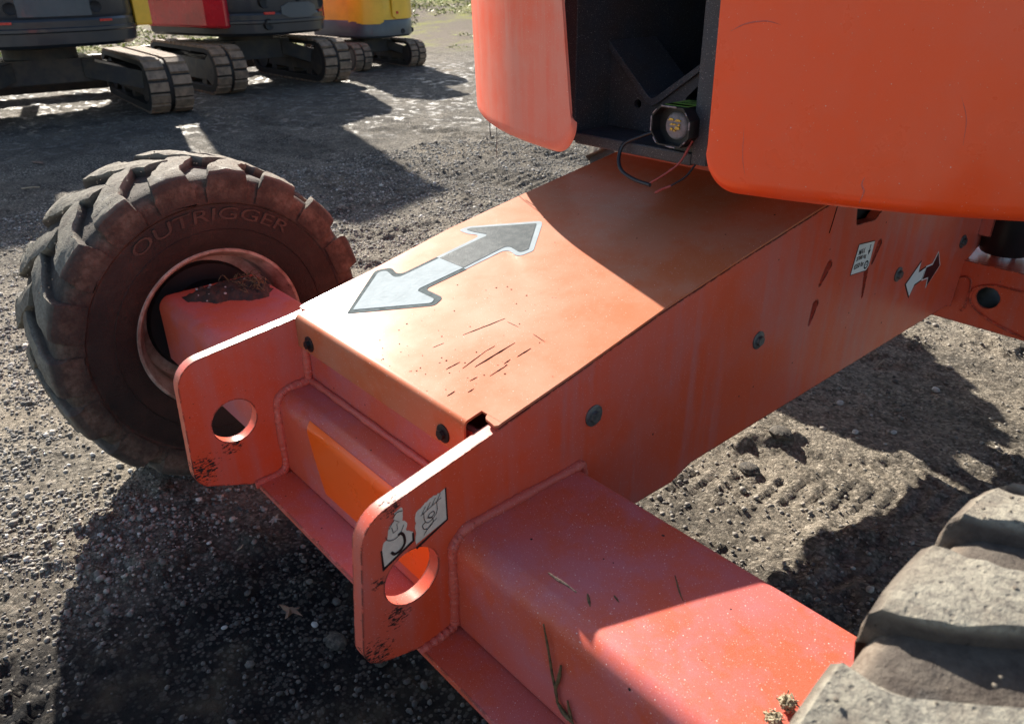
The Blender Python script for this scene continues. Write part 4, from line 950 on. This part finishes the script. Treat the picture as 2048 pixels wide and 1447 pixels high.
def excavator(x, y, rz, body_rz, style, label, sc=1., gauge=1.38, L_=2.05, H_=.52, Wt=.36, cab=True, zb=.60, Wb=None, ox=0., ch=0.):
    root = empty('mini_excavator', (x, y, 0), rz, label=label, cat='excavator', group='mini excavators parked in a row', local=True)
    root.scale = (sc, sc, sc)
    for sx in (-1, 1):
        track(root, sx*gauge/2, L_, H_, Wt)
        X0 = sx*gauge/2
        fr = fillet([(-L_/2+.30, .14, .03), (-L_/2+.34, .36, .03), (L_/2-.4, .38, .03), (L_/2-.36, .14, .03)], 3)
        mk('track_frame', *prism([fr], lambda a_, b_, t: (t, a_, b_), X0-Wt*.36, X0+Wt*.36), M['undercarriage'], root, bevel=.01)
        for yy in (-L_/2+.27, L_/2-.27): mk('track_wheel', *disc(X0, yy, .255, .165, Wt*.8), M['undercarriage'], root, smooth=40)
        for yy in np.linspace(-L_/2+.55, L_/2-.55, 3): mk('track_roller', *disc(X0, yy, .10, .07, Wt*.7, n_=16), M['undercarriage'], root, smooth=40)
    # X-shaped centre frame
    arms = [prism([[(-.42, -.32), (.42, -.32), (.42, .32), (-.42, .32)]], lambda a_, b_, t: (a_, b_, t), .30, .52)]
    for sx in (-1, 1):
        for sy in (-1, 1):
            a_ = [(sx*.30, sy*.34), (sx*.38, sy*.06), (sx*gauge*.5, sy*.42), (sx*gauge*.5, sy*.72)]
            arms.append(prism([a_], lambda p_, q_, t: (p_, q_, .18+(t)*(.30-.18)+(.16 if abs(p_) < .4 else 0)), 0, 1.4))
    mk('centre_frame', *join(arms), M['undercarriage'], root)
    mk('slew_ring', *lathe([(0, .01), (0, .33), (.10, .33), (.10, .01)], 0, 0, .51, 40, 'z'), M['undercarriage'], root, smooth=40)
    T = lambda g_: ([(a_+ox, b_, c_) for a_, b_, c_ in rotz(g_[0], body_rz)], g_[1])
    Wb = Wb or gauge+Wt-.06; back = L_*.46
    plan = body_plan(Wb, back, Wb*.40, .75)
    low, up, side = style
    if style[0] != 'excgrey2':
        body = mk('body', *T(slab(plan, [zb, zb+.03, zb+.22, zb+.24, zb+.27, zb+.60, zb+.66], [.05, .01, 0, .012, .0, .02, .10])), M[low], root, smooth=30)
        tail = [p_ for p_ in plan if p_[1] < -.05]
        mk('body_ridge', *T(slab(plan, [zb+.125, zb+.135, zb+.16, zb+.168], [.0, -.012, -.012, .0])), M[low], body, smooth=30)
    else:
        body = mk('body', *T(slab(plan, [zb, zb+.04, zb+.30, zb+.33], [.05, 0, 0, .012])), M[low], root, smooth=30)
        mk('rear_cover', *T(slab(shrink(plan, .01), [zb+.331, zb+.36, zb+.80, zb+.88], [.0, .0, .02, .12])), M[up], body, smooth=30)
    def on_tail(a_, zz, r_in=-.004):
        """point on tail surface at lateral a_ in plan"""
        best = None; n_ = len(plan)
        for i in range(n_):
            p_, q_ = plan[i], plan[(i+1) % n_]
            if (p_[0]-a_)*(q_[0]-a_) <= 0 and min(p_[1], q_[1]) < 0 and p_[0] != q_[0]:
                t = (a_-p_[0])/(q_[0]-p_[0]); yy = p_[1]+(q_[1]-p_[1])*t
                if best is None or yy < best: best = yy
        return (a_, (best if best is not None else -back)+r_in, zz)
    def patch(name, a0, a1, z0, z1, mat, off=-.006, th=.012, nn=10, parent=None, rc=0):
        V_ = []; F_ = []
        for i in range(nn+1):
            a_ = a0+(a1-a0)*i/nn; e_ = min(i, nn-i)/nn; cz = rc*max(0, 1-e_*nn/2)
            for zz, o_ in ((z0+cz, off), (z1-cz, off), (z1-cz, off+th*2), (z0+cz, off+th*2)): V_.append(on_tail(a_, zz, o_))
        for i in range(nn):
            for j in range(4): q_ = (j+1) % 4; F_.append((i*4+j, i*4+q_, (i+1)*4+q_, (i+1)*4+j))
        F_ += [(0, 1, 2, 3), (nn*4+3, nn*4+2, nn*4+1, nn*4)]
        return mk(name, *T((V_, F_)), M[mat], parent or body, smooth=30)
    def hole(name, a_, zz, r_, mat='void', d_=.02, off=-.006):
        p_ = on_tail(a_, zz, off); g_ = lathe([(0, .001), (0, r_*.8), (-.008, r_), (.03, r_)], *p_, 24, 'y'); return mk(name, *T(g_), M[mat], body, smooth=40)
    kind = style[2]
    if kind == 'one':
        for a_ in (-.42, .42): patch('reflector', a_-.06, a_+.06, zb+.205, zb+.225, 'red'); hole('rear_lamp', a_*.82, zb+.33, .05)
        patch('rear_panel', -.30, .30, zb+.26, zb+.42, 'excgrey2', -.003)
        V_, F_ = T(prism([[(Wb/2-.06, -.62), (Wb/2+.10, -.60), (Wb/2+.10, -.2), (Wb/2-.06, -.2)]], lambda a_, b_, t: (a_, b_, t), zb+.14, zb+1.3)); mk('corner_post', V_, F_, M['excyellow'], body, bevel=.015)
    elif kind == 'two':
        for a_ in (-.36, .50): patch('reflector', a_-.07, a_+.05, zb+.225, zb+.25, 'red')
        hole('rear_lamp', -.42, zb+.36, .07); hole('rear_lamp', .46, zb+.33, .06); hole('exhaust_port', -.40, zb+.12, .06); hole('tow_eye', .05, zb+.38, .03)
        patch('rear_panel', -.22, .34, zb+.18, zb+.34, 'excgrey2', -.008, rc=.04)
        V_, F_ = T(slab([(-Wb/2-.012, -back*.42), (-Wb/2+.05, -back*.70), (-Wb/2+.2, -back*.62), (-Wb/2+.2, .70), (-Wb/2-.012, .70)], [zb+.09, zb+.12, zb+.60, zb+.68], [0, -.012, -.012, .03])); mk('side_cover', V_, F_, M['excred'], body, bevel=.02)
        V_, F_ = T(slab([(Wb/2+.014, -back*.42), (Wb/2-.05, -back*.66), (Wb/2-.1, -back*.6), (Wb/2-.1, .7), (Wb/2+.014, .70)], [zb+.13, zb+.16, zb+.60, zb+.68], [0, -.0, -.0, .03])); mk('side_cover', V_, F_, M['excred'], body, bevel=.01)
    else:
        patch('rear_panel', -.20, .56, zb+.34, zb+.80, 'excyellow', -.02, nn=14, rc=.05)
        patch('side_panel', -.80, -.42, zb+.26, zb+.75, 'excyellow', -.02, rc=.04)
        patch('reflector', -.10, -.03, zb+.43, zb+.48, 'red', -.026)
        hole('rear_lamp', .10, zb+.10, .05); hole('rear_lamp', .58, zb+.10, .05)
    # upper works: cab, boom
    hb = zb+.64 if style[0] != 'excgrey2' else zb+.86
    mk('engine_cover', *T(slab(body_plan(Wb-.12, back-.08, .5, -.1), [hb, hb+.25, hb+.42], [0, .02, .12])), M[up], root, smooth=30)
    if cab:
        cb = fillet([(-Wb/2+.08, -.25, .08), (-Wb/2+.08, .72, .1), (.12, .72, .06), (.12, -.25, .06)], 5)
        mk('cab', *T(slab(cb, [hb-.1, hb+1.2+ch, hb+1.28+ch], [0, .03, .10])), M['glass'], root, smooth=30)
        cr = shrink(cb, -.03); mk('cab_roof', *T(slab(cr, [hb+1.285+ch, hb+1.32+ch, hb+1.37+ch], [0, 0, .05])), M['excgrey'], root, smooth=30)
    bx_ = .30; bm_ = [(.75, .75), (.85, 1.3), (1.15, 1.9), (1.5, 2.2), (1.9, 2.25), (1.95, 2.08), (1.55, 2.02), (1.3, 1.75), (1.05, 1.25), (1.0, .75)]; bm_ = [(a_, b_*(1+ch*.75)) for a_, b_ in bm_]
    mk('boom', *T(prism([bm_], lambda a_, b_, t: (t, a_, b_), bx_-.09, bx_+.09)), M[up if up != 'excgrey' else 'excyellow'], root, bevel=.01)
    mk('dipper_arm', *T(prism([[(1.85, 2.3*(1+ch*.75)), (1.95, 2.3*(1+ch*.75)), (2.2, 1.0), (2.1, .95)]], lambda a_, b_, t: (t, a_, b_), bx_-.07, bx_+.07)), M[up if up != 'excgrey' else 'excyellow'], root, bevel=.01)
    mk('dozer_blade', *box(-gauge/2-Wt/2, gauge/2+Wt/2, L_/2+.2, L_/2+.28, .05, .42, lambda a_, b_, c_: (a_, b_, c_)), M['undercarriage'], root)
    return root
HD = math.atan2(-.245, -.97)      # heading so that local +y points away from the camera
def place(px1, py1, gauge, sx, L_, rz, sc=1.):
    """pixel of a track's ground contact -> world centre"""
    gx1, gy1 = gpt(px1, py1); c_, s_ = math.cos(rz), math.sin(rz); lx, ly = sx*gauge/2*sc, (-L_/2+.16)*sc
    return gx1-(lx*c_-ly*s_), gy1-(lx*s_+ly*c_)
hdg = math.radians(181.5); rz = hdg-math.pi/2
x_, y_ = place(462, 188, 1.38, -1, 2.05, rz)
excavator(x_, y_, rz, R(15), ('excgrey', 'excred', 'two'), 'red and dark grey mini excavator parked between the yellow-trimmed ones', ch=.95)
rz1 = hdg-math.pi/2-R(6); x_, y_ = place(346, 226, 1.85, 1, 2.1, rz1)
excavator(x_, y_, rz1, R(4), ('excgrey', 'excgrey', 'one'), 'dark grey mini excavator with a yellow corner post at the far left', gauge=1.85, L_=2.1, Wt=.40, zb=.66, Wb=1.66, ox=.02)
rz3 = hdg-math.pi/2-R(3); x_, y_ = place(724, 143, 1.3, -1, 2.0, rz3, .7)
excavator(x_, y_, rz3, R(18), ('excgrey2', 'excyellow', 'three'), 'yellow and grey mini excavator farthest right in the parked row', sc=.7, gauge=1.3, L_=2.0)
